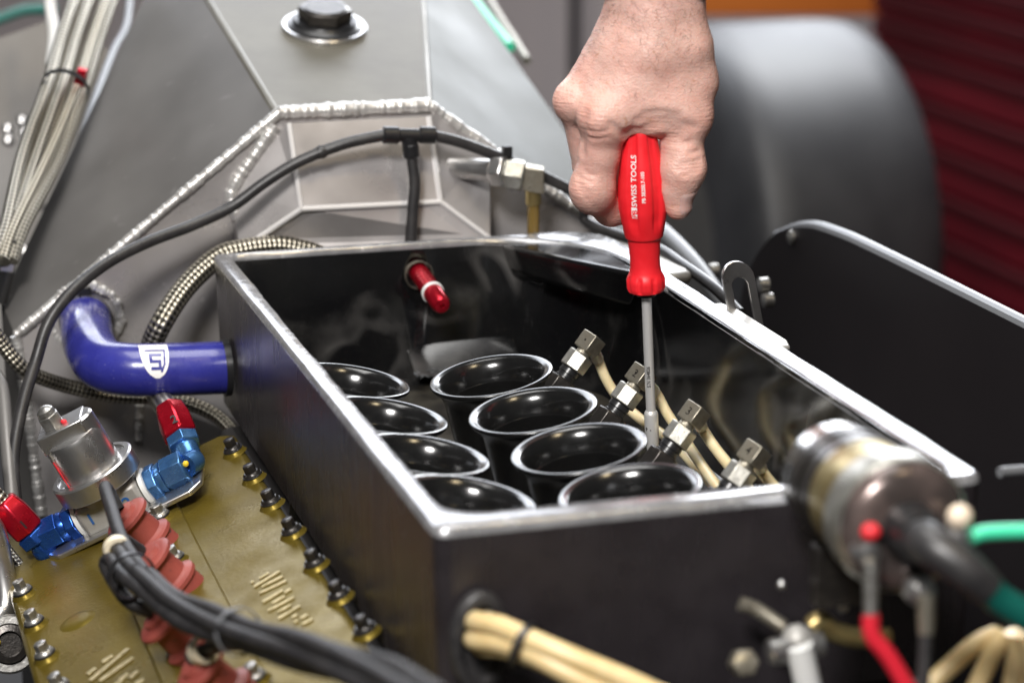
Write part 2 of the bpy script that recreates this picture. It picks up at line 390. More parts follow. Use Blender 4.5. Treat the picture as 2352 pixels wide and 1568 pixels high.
mb = MB(); mb.add([br1, B, Cc, Rb, Rb2, br3, br2], [(0, 6, 2), (0, 2, 1), (6, 3, 2), (6, 5, 4, 3)])
part('bulge_side', mb, M_alu, t, smooth=False)
def weld(pts, r, parent, rip=.0030):
    P = spline(pts, 4); L_ = np.sum(np.linalg.norm(np.diff(P, axis=0), axis=1)); seg = np.r_[0, np.cumsum(np.linalg.norm(np.diff(P, axis=0), axis=1))]
    n = int(L_/rip*5); Q = [V(*[np.interp(q, seg, P[:, k]) for k in range(3)]) for q in np.linspace(0, L_, max(6, n))]
    w1 = [random.uniform(.88, 1.12) for _ in range(n+4)]; ph = random.random()
    def rf(L):
        k = L/rip+ph; f = k-int(k)
        return w1[int(k) % len(w1)]*(1.0+.09*(math.sqrt(max(0, 1-f*f*.9))-.7)) * (1+.06*math.sin(L*90+ph*6))
    return part('weld_bead', MB().tube(Q, r, 12, 1, rf=rf), M_weld, parent, ang=70)
o_ = -LEN*.001+UP*.001
weld([TL+o_, TR+o_], .0054, t); weld([TL+o_, LF+o_], .0038, t); weld([TR+o_, ft(1125, 345)+o_, RF+o_], .0044, t)
weld([ft(632, 290, -.003), ft(575, 370, -.003), ft(532, 440, -.003), ft(546, 500, -.004)], .0048, t)
weld([LF, ft(50, 850), FL2], .004, t)
weld([ft(320, 930, -.001), ft(318, 1010, -.001)], .003, t)
for a_, b_ in ((A, D), (B, Cc), (D, Cc), (D, Lb), (Cc, Rb)):
    part('bend_edge', MB().tube([a_-LEN*.0002, b_-LEN*.0002], .0022, 8), M_bend, t)
for a_, b_ in ((TL, blx), (TR, brx)):
    part('bend_edge', MB().tube([a_-UP*.0022, b_-UP*.0022], .0032, 8), M_aluT, t)
# filler cap
cp = pp(745, 68, TL, nT)
c = thing('filler_cap', 'black hexagon filler plug in a bright ring on the tank', 'filler cap', cp)
part('seat_ring', MB().lathe(cp, nT, [(0, .0355), (.003, .0355), (.0042, .0345), (.0042, .0315), (0, .031)], 48), M_cast, c)
part('flange', MB().lathe(cp+nT*.003, nT, [(0, .0312), (.002, .0312), (.003, .0280), (.0045, .026), (.006, .025)], 48), M_plas, c)
part('hexagon_head', MB().hex(cp+nT*.008, nT, .012, .0225, ph=.50), M_bnut, c, .0008)
part('polished_face', MB().lathe(cp+nT*.0195, nT, [(0, .0170), (.0008, .0165)], 32), M_bnut, c)
# welded pipe with brass fittings on the tank
p0, p1 = ft(1030, 385, -.012), ft(1145, 392, -.045)
c = thing('drain_pipe_fitting', 'bright aluminium stub pipe with square brass fittings on the tank', 'pipe fitting', p0)
d_ = nrm(p1-p0)
part('stub_pipe', MB().cyl(p0-d_*.012, p1, .0085, 24), M_cast, c)
part('stub_end', MB().hex(p1-d_*.004, d_, .012, .013), M_cast, c, .001)
p2 = ft(1182, 400, -.05); dx = nrm(ft(1240, 412, -.055)-p1)
part('gland', MB().cyl(p1+d_*.008, p2, .006, 16), M_plas, c)
part('hexagon_nut', MB().hex(p2-dx*.009, dx, .016, .0125), M_nut, c, .001)
p3 = ft(1225, 410, -.053)
part('elbow_block', MB().box(p3, (dx, UP, np.cross(dx, UP)), (.0085, .0095, .008)), M_block, c, .001)
part('sight_tube', MB().cyl(p3-UP*.005, p3-UP*.06, .0048, 16), mat('amber_tube', (.30, .20, .06), .15, 0, trans=.5), c)
part('tube_sleeve', MB().cyl(p3-UP*.008, p3-UP*.020, .0062, 16), M_brass, c)

# ================================================================== airbox
BU, BV, ZB = .302, .637, -.112
def outline(tu, z, rad, tf=None, jit=0, tb=None):
    """closed loop of the box plan, inset by tu (front by tf); rad = corner radii FL, FR, BR, BL"""
    tf = tu if tf is None else tf
    u0, u1, v0, v1 = tu, BU-tu, tf, BV-(tu if tb is None else tb)
    cs = [((u0, v0), (1, 1), 180), ((u1, v0), (-1, 1), 270), ((u1, v1), (-1, -1), 0), ((u0, v1), (1, -1), 90)]
    pts = []
    for (cu, cv), (su, sv), a0 in cs:
        r = rad[len(pts)]
        pts.append([(cu+su*r+r*math.cos(math.radians(a0+k*15)), cv+sv*r+r*math.sin(math.radians(a0+k*15))) for k in range(7)])
    out = []
    for i in range(4):
        out += pts[i]; a = pts[i][-1]; b = pts[(i+1) % 4][0]
        n = (20, 40, 20, 40)[i]
        out += [(a[0]+(b[0]-a[0])*k/n, a[1]+(b[1]-a[1])*k/n) for k in range(1, n)]
    if jit:
        n = len(out); ph = [random.uniform(0, 6) for _ in range(5)]
        out = [(p[0]+jit*sum(math.sin(i*f+q) for f, q in zip((.11, .23, .47, .8, 1.3), ph))/3, p[1]+jit*sum(math.cos(i*f+q) for f, q in zip((.13, .29, .41, .9, 1.2), ph))/3) for i, p in enumerate(out)]
    return [E(p[0], p[1], z) for p in out]
ro = (.008, .010, .040, .006)
T_ = .0120
ri = (.026, .012, .085, .006)
rb = (.03, .02, .090, .02)
airbox = thing('airbox', 'open black airbox with a sanded pale rim around the trumpets', 'airbox', E(.15, .3, ZB))
loops = [outline(.003, ZB, ro), outline(0, -.004, ro), outline(T_, -.004, ri, .019, tb=.007), outline(T_+.001, -.03, ri, .019, tb=.010), outline(T_+.008, ZB+.01, rb, .026), outline(T_+.02, ZB+.002, rb, .036)]
n = len(loops[0]); mb = MB(); fs = []
for i in range(len(loops)):
    for j in range(n):
        fs.append((i*n+j, i*n+(j+1) % n, ((i+1) % len(loops))*n+(j+1) % n, ((i+1) % len(loops))*n+j))
mb.add([p for l in loops for p in l], fs)
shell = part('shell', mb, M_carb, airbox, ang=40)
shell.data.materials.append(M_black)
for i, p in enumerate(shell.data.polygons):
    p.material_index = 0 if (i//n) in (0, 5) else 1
def cut(o, mbc):
    off = np.array(root_of(o).location)
    c = bpy.data.objects.new('cutter', mesh_data('cutter', mbc, off, M_black)); COL.objects.link(c); c.parent = o.parent
    m = o.modifiers.new('cut', 'BOOLEAN'); m.object = c; m.operation = 'DIFFERENCE'; m.solver = 'EXACT'
    bpy.context.view_layer.update(); dg = bpy.context.evaluated_depsgraph_get()
    me = bpy.data.meshes.new_from_object(o.evaluated_get(dg)); o.modifiers.clear(); old = o.data; o.data = me
    bpy.data.objects.remove(c)
hc = PV(963, 632, BV-.014)
cut(shell, MB().cyl(hc-LEN*.03, hc+LEN*.05, .0105, 32))
gh = PV(1112, 1455, .004)
part('floor_pan', MB().box(E(BU/2, BV/2, ZB+.003), (LAT, LEN, UP), (BU/2-.02, BV/2-.02, .003)), M_floor, airbox)
J = .0007
rl = [outline(-.0004, -.0050, ro), outline(.0002, -.0015, ro, jit=J), outline(.0018, 0, ro, jit=J), outline(T_-.003, .0002, ri, .0160, jit=J, tb=.0045), outline(T_-.0008, -.0012, ri, .0182, jit=J, tb=.0063), outline(T_+.0003, -.0050, ri, .0193, tb=.0073)]
for k, dz in ((3, .0026), (4, .0026), (5, .0026)):          # the right hand rim leans inwards
    rl[k] = [p - UP*dz*min(1, max(0, ((p-ORG)@LAT-.2)/.06)) for p in rl[k]]
part('rim', MB().loft(rl, False, False), M_rim, airbox, ang=70)
# hole collar, ledge on back wall, corner gusset, streaks
part('hole_edge', MB().lathe(hc-LEN*.0006, LEN, [(0, .0110), (-.0005, .0108), (-.0005, .0104), (.006, .0104)], 32, caps=(False, False)), M_block, airbox)
pw = [PV(945, 838, BV-.022), PV(935, 805, BV-.022), PV(1000, 788, BV-.022), PV(1185, 768, BV-.022), PV(1190, 838, BV-.022)]
mb = MB(); top_ = [p+LEN*.006 for p in pw]; fr_ = [pw[0]-LEN*.020-UP*.004, pw[1]-LEN*.016-UP*.012, pw[2]-LEN*.014-UP*.014, pw[3]-LEN*.014-UP*.012, pw[4]-LEN*.020-UP*.004]
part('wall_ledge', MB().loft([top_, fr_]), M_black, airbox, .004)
g0 = [E(BU-T_-.001, BV-.14, -.004), E(BU-T_-.001, BV-.04, -.004), E(BU-.05, BV-T_-.001, -.004), E(BU-.085, BV-T_-.001, -.004)]
gi = [E(BU-T_-.008, BV-.13, -.030), E(BU-T_-.010, BV-.05, -.036), E(BU-.052, BV-T_-.012, -.036), E(BU-.080, BV-T_-.008, -.024)]
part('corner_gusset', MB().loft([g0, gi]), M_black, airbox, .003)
for x, y0, y1, wd_ in ((1197, 556, 640, 2), (1233, 550, 612, 1.4), (1252, 552, 590, 1.2), (1180, 575, 610, 1.2)):
    a_, b_ = PV(x, y0, BV-T_-.0022), PV(x-4, y1, BV-T_-.0032)
    mb = MB(); wv = wd_*.0006
    L_ = []; R_ = []
    for k in range(9):
        p = a_+(b_-a_)*k/8; q = wv*random.uniform(.35, 1.5)*(1-.6*k/8)
        L_.append(p-LAT*q); R_.append(p+LAT*q)
    mb.prism(L_+R_[::-1], LEN*.0006)
    part('drip_streak', mb, mat('dried_streak', (.11, .10, .09), .6), airbox)
mb = MB()
for k in range(150):
    a_, b_ = random.random(), random.random()**.7
    p = (fr_[1]*(1-a_)+fr_[3]*a_)*(1-b_) + (fr_[0]*(1-a_)+fr_[4]*a_)*b_
    mb.ball(p-LEN*.0002, random.uniform(.00035, .0010), 8, (1, 1, .8))
part('water_drops', mb, mat('water', (.9, .92, .95), .03, 0, trans=.9, ior=1.33), airbox, kind='stuff')
# red plug through the hole
pa, pb = hc+LEN*.018+UP*.004, PV(1022, 712, BV-.075)
d_ = nrm(pb-pa); Lp = np.linalg.norm(pb-pa)
c = thing('red_nozzle', 'small red anodised nozzle poking through the airbox back wall', 'nozzle', pa)
part('barrel', MB().lathe(pa, d_, [(0, .0075), (Lp*.60, .0075)], 24), M_ared, c)
part('washer', MB().lathe(pa+d_*Lp*.60, d_, [(0, .0080), (.0006, .0086), (.003, .0086), (.0036, .0080)], 24), M_wpl, c)
part('tip', MB().lathe(pa+d_*(Lp*.60+.0036), d_, [(0, .0076), (Lp*.24, .0070), (Lp*.27, .0055), (Lp*.28, .0020), (Lp*.24, .0016)], 24), M_ared, c)

# ------------------------------------------------------------------ trumpets
def make_trumpet():
    r = thing('intake_trumpet', '', 'intake trumpet', (0, 0, 0))
    z0 = V(0, 0, 0)
    part('horn', MB().lathe(z0, UP, [(-.100, .0262), (-.05, .0300), (-.012, .0335), (-.005, .0362), (-.0025, .0395), (-.0012, .0405)], 64, caps=(False, False)), M_trum, r, ang=60)
    part('lip', MB().lathe(z0, UP, [(-.0012, .0405), (.0000, .0412), (.0009, .0410), (.0013, .0402), (.0013, .0390), (.0009, .0375), (.0000, .0358)], 64, caps=(False, False)), M_trum, r, ang=80)
    part('throat', MB().lathe(z0, UP, [(.0000, .0358), (-.0018, .0340), (-.0045, .0324), (-.0090, .0307), (-.0135, .0297), (-.0137, .0286), (-.0230, .0276), (-.036, .0268), (-.060, .0262), (-.100, .0255)], 64, caps=(False, False)), M_trum, r, ang=40)
    return r
tr0 = make_trumpet()
words = ('farthest', 'second farthest', 'second nearest', 'nearest')
first = True
for row, (ua, ub, va, vb, al, who) in enumerate(((.1382, .1466, .3763, .1248, -9, 'right hand row'), (.0456, .0537, .3931, .1407, 9, 'left hand row by the woven wall'))):
    for k in range(4):
        o = tr0 if first else copy_tree(tr0); first = False
        f = k/3
        p = E(ua+(ub-ua)*f, va+(vb-va)*f, -.035)
        n_ = nrm(LAT*math.sin(math.radians(al)) + UP*math.cos(math.radians(al)) - LEN*.012)
        x_ = nrm(LAT - n_*np.dot(LAT, n_)); y_ = np.cross(n_, x_)
        M = Matrix([[x_[i], y_[i], n_[i], p[i]] for i in range(3)] + [[0, 0, 0, 1]])
        o.matrix_world = M
        o['label'] = f'{words[k]} black intake trumpet of the {who}'; o['group'] = 'black intake trumpets in the airbox'
# ------------------------------------------------------------------ injectors beside the right row, and their fuel lines
def make_injector():
    r = thing('fuel_injector', '', 'injector', (0, 0, 0)); z = V(0, 0, 0)
    part('black_hexagon', MB().hex(z-UP*.012, UP, .020, .0115, ph=.3), M_bnut, r, .0006)
    part('black_collar', MB().lathe(z, UP, [(.006, .0078), (.009, .0078), (.0095, .0070), (.012, .0070), (.0125, .0078), (.016, .0076), (.017, .006), (.02, .006)], 24), M_plas, r)
    part('plated_nut', MB().hex(z+UP*.0165, UP, .0135, .0098, ph=.1), M_nut, r, .0005)
    part('neck', MB().lathe(z, UP, [(.029, .0062), (.0305, .0054), (.035, .0052)], 20), M_block, r)
    blk = part('elbow_block', MB().box(z+UP*.0395, (V(math.cos(.5), math.sin(.5), 0), V(-math.sin(.5), math.cos(.5), 0), UP), (.0068, .0068, .0066)), M_block, r, .0006)
    return r
ij0 = make_injector()
IJ = []
for k in range(4):
    o = ij0 if k == 0 else copy_tree(ij0)
    f = k/3
    n_ = nrm(LAT*.64 + UP*.76 + LEN*(.08))
    p = PU(*((1325, 830), (1440, 908), (1561, 998), (1697, 1092))[k], .217+.0215*f) - n_*.0235*.96
    x_ = nrm(LAT - n_*np.dot(LAT, n_)); y_ = np.cross(n_, x_)
    o.matrix_world = Matrix([[x_[i], y_[i], n_[i], p[i]] for i in range(3)] + [[0, 0, 0, 1]]) @ Matrix.Scale(.96, 4)
    o['label'] = ('injector beside the farthest right trumpet, marked with one dot', 'injector partly behind the screwdriver shaft, marked 2', 'injector with block marked 3, right of the screwdriver tip', 'injector nearest the front wall, marked 4')[k]
    o['group'] = 'fuel injectors along the right trumpets'
    IJ.append((o, p, n_, x_, y_))
    # stamped figure on the block's left face
    a = .5; fx = x_*math.cos(a)+y_*math.sin(a); fy = -x_*math.sin(a)+y_*math.cos(a)
    face = -fx if np.dot(-fx, CAM-p) > np.dot(-fy, CAM-p) else -fy
    side = nrm(np.cross(n_, face)); cen = n_*.0395 + face*.00688
    if k == 0: vs, fs = MB().lathe(V(0, 0, 0), UP, [(0, .0008), (.0001, .0008)], 10).v, MB().lathe(V(0, 0, 0), UP, [(0, .0008), (.0001, .0008)], 10).f; vs = np.array(vs)
    else:
        vs, fs = text_mesh(str(k+1), .008); vs = vs - vs.mean(0)
    mb = MB(); mb.add([cen + side*v[0] + n_*v[1] for v in vs], fs)
    inv = np.array([x_, y_, n_])
    mb.v = [inv @ q for q in mb.v]
    me = mesh_data('stamped_figure', mb, V(0, 0, 0), M_bnut, smooth=False)
    s_ = bpy.data.objects.new('stamped_figure', me); COL.objects.link(s_); s_.parent = o
def fuel_line(k, pts, label):
    o, p, n_, x_, y_ = IJ[k]
    c0 = p + n_*.0395*.96
    P = [c0 + nrm(pts[0]-c0)*.005] + pts
    t = thing('fuel_line', label, 'tube', P[-1], 'cream nylon fuel lines in the airbox')
    part('tube', MB().tube(P, .0036, 12, 10), M_nylon, t)
    d = nrm(P[1]-P[0])
    part('ferrule', MB().tube([P[0], P[0]+(P[1]-P[0])*.85], .0043, 12, 4), mat('clear_sleeve', (.62, .58, .48), .3, 0, sss=.2), t)
fuel_line(0, [PU(1375, 830, .238), PU(1393, 872, .243), PU(1425, 920, .250), PU(1475, 965, .256), PU(1545, 1015, .262), PU(1620, 1095, .264), PU(1690, 1165, .262)], 'cream fuel line curving from the farthest injector behind the screwdriver')
fuel_line(1, [PU(1508, 905, .248), PU(1533, 950, .252), PU(1570, 1005, .255), PU(1620, 1080, .254), PU(1680, 1160, .250)], 'cream fuel line running down from the block marked 2')
fuel_line(2, [PU(1612, 982, .256), PU(1640, 1025, .259), PU(1680, 1075, .262), PU(1722, 1125, .262), PU(1760, 1175, .260)], 'cream fuel line descending from the block marked 3 toward the coil')
fuel_line(3, [PU(1748, 1078, .267), PU(1765, 1102, .269), PU(1790, 1130, .270), PU(1818, 1172, .270)], 'short cream fuel line from the nearest injector to the front wall')

# ------------------------------------------------------------------ screwdriver
tip = V(.093, 1.5253, -.085)
Y0 = 1.512
topc = PY(1468, 262, Y0-.004)
SA = nrm(topc-tip); SX = nrm(np.cross(V(0, 1, 0), SA)); SX = SX if SX[0] > 0 else -SX; SY = -np.cross(SA, SX)
if SY[1] > 0: SY = -SY                    # SY points to the camera
SAT = {}
def s_at(y):                              # distance along the shaft that shows at picture row y
    if y in SAT: return SAT[y]
    lo, hi = 0., .30
    for _ in range(40):
        m_ = (lo+hi)/2; q = tip+SA*m_-CAM
        if 784-FPX*(q@CU)/(q@CW) > y: lo = m_
        else: hi = m_
    SAT[y] = lo
    return lo
drv = thing('screwdriver', 'red handled nut driver held upright by the hand', 'screwdriver', tip)
K = 1/3.66e3                               # metres per picture pixel here
prof = [(y, h*K) for y, h in ((262, 26), (268, 33), (300, 38), (330, 42), (374, 51), (420, 57), (450, 58.5), (480, 57.5), (510, 52.5), (533, 47), (543, 44.5), (547, 39.5), (560, 37.5), (590, 35.5), (610, 35.5), (624, 38), (636, 44.5), (642, 46), (660, 45.5), (666, 42))]
def flute(y):
    if y < 300: return .3
    return max(0., min(1, (528-y)/28.))
GA = [math.radians(-27+62*k) if k < 2 else math.radians(-27+62+ (298/5)*(k-1)) for k in range(6)]
def h_rad(y, th):
    r = np.interp(y, [a for a, _ in prof], [b for _, b in prof])
    dm = min(abs((th-g+math.pi) % (2*math.pi)-math.pi) for g in GA)
    g = math.exp(-(dm/math.radians(12.5))**6)
    r *= 1-.105*flute(y)*g
    # flat faces between grooves
    if 300 < y < 530: r *= 1-.02*flute(y)*math.cos(6*(th-GA[0]))
    if 634 < y < 662:
        k = (th*8/(2*math.pi)) % 1; r *= 1-.085*math.exp(-((k-.5)/.16)**4)
    return r
def h_pt(y, th, off=0.):
    return tip+SA*s_at(y) + (SX*math.sin(th)+SY*math.cos(th))*(h_rad(y, th)+off)
ys = sorted(set(list(np.linspace(262, 666, 90)) + [543, 545, 547]))
mb = MB().loft([[h_pt(y, 2*math.pi*k/120) for k in range(120)] for y in ys])
part('handle', mb, M_red, drv, ang=50)
sk = s_at(668)
part('black_ferrule', MB().lathe(tip+SA*(sk-.0035), SA, [(0, .0050), (.0006, .0062), (.003, .0066), (.005, .0060)], 32), M_plas, drv)
s945, s1000, s1022 = s_at(945), s_at(1000), s_at(1022)
part('shaft', MB().lathe(tip, SA, [(s945, .0040), (s945+.001, .0032), (sk+.002, .0032)], 32), M_chrome, drv)
part('socket', MB().lathe(tip, SA, [(-.012, .0033), (-.011, .0036), (s1022-.004, .0036), (s1022, .0040), (s1000, .0046), (s945-.002, .0046), (s945-.0005, .0044), (s945+.0006, .0036)], 32), M_chrome, drv)
def wrap_text(body, size, y_base, th0, axis_up, name, mt, rfun, sp=1.0, sx=1.0):
    vs, fs = text_mesh(body, size, spacing=sp, bold=size*.02)
    mb = MB(); s0 = s_at(y_base); out = []
    for v in vs:
        s_ = s0 + v[0]*sx                                  # text runs upward along the tool
        r = rfun(s_, th0); th = th0 + (-v[1])/r*1.0        # letter tops to the left
        out.append(tip+SA*s_ + (SX*math.sin(th)+SY*math.cos(th))*(rfun(s_, th)+.00018))
    mb.add(out, fs); return part(name, mb, mt, drv, smooth=False)
sy = [(s_at(y), y) for y in range(262, 668, 4)]
def rr_h(s_, th): return h_rad(np.interp(s_, [a for a, _ in sy[::-1]], [b for _, b in sy[::-1]]), th)
wrap_text('SWISS TOOLS', .0052, 461, math.radians(-17.5), 1, 'maker_lettering', M_white, rr_h, 1.0, 1.03)
wrap_text('PB 38200.7-100', .0032, 451, math.radians(4), 1, 'size_lettering', M_white, rr_h, 1.0, .98)
# small white badge with the letters P B
mb = MB(); s0 = s_at(488); cells = []
for i in range(6):
    for j in range(4):
        def q(a, b):
            s_ = s0 + a*.0072; th = math.radians(-17.5) - (b*.0042)/.0150
            return tip+SA*s_ + (SX*math.sin(th)+SY*math.cos(th))*(rr_h(s_, th)+.00012)
        mb.add([q(i/6, j/4), q((i+1)/6, j/4), q((i+1)/6, (j+1)/4), q(i/6, (j+1)/4)], [(0, 1, 2, 3)])
part('badge', mb, M_white, drv, smooth=False)
def rr_b(s_, th): return rr_h(s_, th)+.0001
wrap_text('PB', .0050, 487, math.radians(-17.8), 1, 'badge_lettering', M_red, rr_b, .95, 1.0)
def rr_s(s_, th): return .0032
def rr_k(s_, th): return .0046
wrap_text('S/N 364826', .0032, 886, math.radians(4), 1, 'serial_number', M_bnut, rr_s, 1.0, .95)
wrap_text('7', .0052, 985, math.radians(-8), 1, 'size_figure', M_bnut, rr_k)

# ------------------------------------------------------------------ hand (one continuous surface from a distance field)
def HJ(x, y, d): return PY(x, y, Y0 + d/1000)*1000      # millimetres
cones = []   # (group, a, ra, b, rb)
def cone(g, a, ra, b, rb): cones.append((g, HJ(*a), ra, HJ(*b), rb))
PALM, IDX, MID, RNG, PNK, THB = 0, 1, 2, 3, 4, 5
# forearm and wrist
cone(PALM, (1462, -330, 12), 24, (1462, 0, 4), 15.5); cone(PALM, (1565, -330, 12), 22, (1553, 0, 2), 15)
cone(PALM, (1510, -330, 2), 24, (1508, 10, -2), 16)
cone(PALM, (1462, 0, 4), 15.5, (1440, 110, 0), 14); cone(PALM, (1553, 0, 2), 15, (1570, 110, 0), 16)
cone(PALM, (1508, 10, -2), 16, (1505, 120, -5), 16)
# metacarpals
cone(PALM, (1500, 60, -2), 15, (1392, 268, -8), 13.5)
cone(PALM, (1470, 40, 6), 15, (1326, 232, 10), 11.8)
cone(PALM, (1450, 40, 14), 14, (1322, 222, 32), 11.5)
cone(PALM, (1450, 40, 20), 13, (1345, 205, 52), 10.5)
cone(PALM, (1440, 110, 2), 14, (1400, 200, 8), 16)
# ball of the thumb and web
cone(PALM, (1570, 110, 0), 16, (1590, 190, 2), 12.5); cone(PALM, (1590, 190, 2), 12.5, (1578, 268, -1), 11.5)
cone(PALM, (1505, 120, -3), 16, (1500, 215, -3), 15.5); cone(PALM, (1450, 225, -4), 15, (1545, 225, -2), 15)
cone(PALM, (1430, 262, -7), 11, (1500, 262, -6), 10); cone(PALM, (1500, 262, -6), 10, (1570, 264, -5), 11)
cone(PALM, (1500, 200, 22), 18, (1420, 200, 28), 18)          # heel of the palm behind the handle
# fingers
cone(IDX, (1392, 268, -9), 13.6, (1377, 350, -4), 13.2); cone(IDX, (1377, 350, -4), 13.2, (1366, 425, 0), 12.6)
cone(IDX, (1366, 425, 0), 12.7, (1368, 445, 3), 12.2); cone(IDX, (1368, 448, 3), 12.2, (1402, 482, 17), 10.4); cone(IDX, (1402, 482, 17), 10.4, (1445, 482, 26), 9.6); cone(IDX, (1445, 482, 26), 9.6, (1500, 468, 27), 8.4)
cone(MID, (1326, 232, 10), 11.8, (1356, 380, 24), 11.2); cone(MID, (1356, 380, 24), 11.2, (1400, 425, 34), 10.4); cone(MID, (1400, 425, 34), 10.4, (1500, 405, 34), 8.8)
cone(RNG, (1322, 222, 32), 11.5, (1350, 330, 42), 10.6); cone(RNG, (1350, 330, 42), 10.6, (1405, 365, 46), 9.8); cone(RNG, (1405, 365, 46), 9.8, (1500, 345, 38), 8.4)
cone(PNK, (1345, 205, 52), 10.5, (1365, 290, 58), 9.4); cone(PNK, (1365, 290, 58), 9.4, (1415, 320, 58), 8.6); cone(PNK, (1415, 320, 58), 8.6, (1495, 300, 46), 7.6)
# thumb
cone(THB, (1578, 266, -1), 11.8, (1566, 340, -4), 12.6); cone(THB, (1566, 340, -4), 12.6, (1562, 388, -5), 13.0)
cone(THB, (1562, 388, -5), 13.0, (1556, 430, -5), 11.2); cone(THB, (1556, 430, -5), 11.2, (1557, 474, -5), 8.6)
bumps = [(HJ(1378, 272, -13), 11.5), (HJ(1312, 232, 6), 9.0), (HJ(1352, 436, -3), 10.5), (HJ(1590, 272, -3), 9.0), (HJ(1600, 185, 2), 8.0), (HJ(1580, 390, -8), 9.5)]
# creases: (points, radius, depth)
creases = [([(1446, 303), (1475, 300), (1498, 290)], 2.2), ([(1498, 290), (1528, 287), (1560, 302)], 2.2),
           ([(1518, 322), (1536, 314), (1556, 320)], 1.6), ([(1465, 278), (1505, 271), (1548, 277), (1592, 293)], 1.7), ([(1480, 262), (1520, 258), (1560, 266)], 1.3),
           ([(1562, 378), (1588, 374), (1606, 368)], 1.0), ([(1556, 391), (1584, 388), (1606, 382)], 1.0), ([(1566, 404), (1586, 399), (1602, 394)], .9), ([(1585, 352), (1606, 346)], .9),
           ([(1343, 262), (1338, 292), (1336, 330), (1336, 350)], 2.2),
           ([(1328, 420), (1342, 433), (1358, 450)], 1.0), ([(1330, 433), (1342, 447), (1354, 462)], .9), ([(1328, 405), (1342, 412), (1358, 420)], .9), ([(1345, 400), (1370, 404)], .8),
           ([(1402, 286), (1422, 300), (1438, 316)], 1.3), ([(1540, 326), (1562, 332), (1584, 326)], 1.0), ([(1345, 300), (1372, 306), (1398, 300)], .9), ([(1346, 316), (1372, 320), (1396, 316)], .8)]
def rcone(P, a, ra, b, rb):
    ba = b-a; h = np.clip(((P-a)@ba)/(ba@ba), 0, 1)
    return np.linalg.norm(P - a - h[..., None]*ba, axis=-1) - (ra+(rb-ra)*h)
def smin(a, b, k):
    h = np.maximum(k-np.abs(a-b), 0)/k
    return np.minimum(a, b)-h*h*k*.25
AX0, AX1 = (tip*1000, (tip+SA*.24)*1000)
def hand_sdf(P):
    gs = {}
    for g, a, ra, b, rb in cones:
        d = rcone(P, a, ra, b, rb)
        gs[g] = d if g not in gs else smin(gs[g], d, 13. if g == PALM else 3.)
    f = gs[PALM]
    for g in (IDX, THB, MID, RNG, PNK):
        if g in (IDX, THB): f = smin(f, gs[g], 8.)
        else: f = smin(f, gs[g], 5.)
    for c_, r_ in bumps: f = smin(f, np.linalg.norm(P-c_, axis=-1)-r_, 12.)
    for pts, r_ in CREASE:
        d = None
        for a, b in zip(pts[:-1], pts[1:]):
            e = rcone(P, a, r_, b, r_); d = e if d is None else np.minimum(d, e)
        k = r_*2.6; h = np.maximum(k-np.abs(f+d), 0)/k
        f = np.maximum(f, -d)+h*h*k*.25
    # tendon folds and skin unevenness
    x, y, z = P[..., 0], P[..., 1], P[..., 2]
    f = f + .22*np.sin(x*.19+z*.11)*np.sin(z*.17-y*.1) + .10*np.sin(x*.5+z*.23)*np.sin(z*.45+x*.12)
    # do not enter the handle
    q = P-AX0; hgt = q@SA; rad = np.linalg.norm(q-hgt[..., None]*SA, axis=-1)
    lim = np.interp(hgt/1000, [a for a, _ in sy[::-1]], [np.interp(b, [c[0] for c in prof], [c[1] for c in prof])*1000*.955 for _, b in sy[::-1]], right=0)
    dh = np.maximum(rad-lim, hgt-s_at(300)*1000)
    return np.maximum(f, -dh)
CREASE = []
def project_creases():
    out = []
    for pts, r_ in creases:
        dd = np.array([nrm(ray(q[0], q[1])) for q in pts]); p = np.array([(CAM + q*(Y0-.06-CAM[1])/q[1])*1000 for q in dd])
        for _ in range(50): p = p + dd*hand_sdf(p)[:, None]*.7
        n_ = np.zeros_like(p)
        for ax_ in range(3):
            e_ = np.zeros(3); e_[ax_] = .5; n_[:, ax_] = hand_sdf(p+e_)-hand_sdf(p-e_)
        n_ /= np.linalg.norm(n_, axis=1)[:, None]
        out.append((list(p+n_*r_*.62), r_))
    CREASE.extend(out)
project_creases()
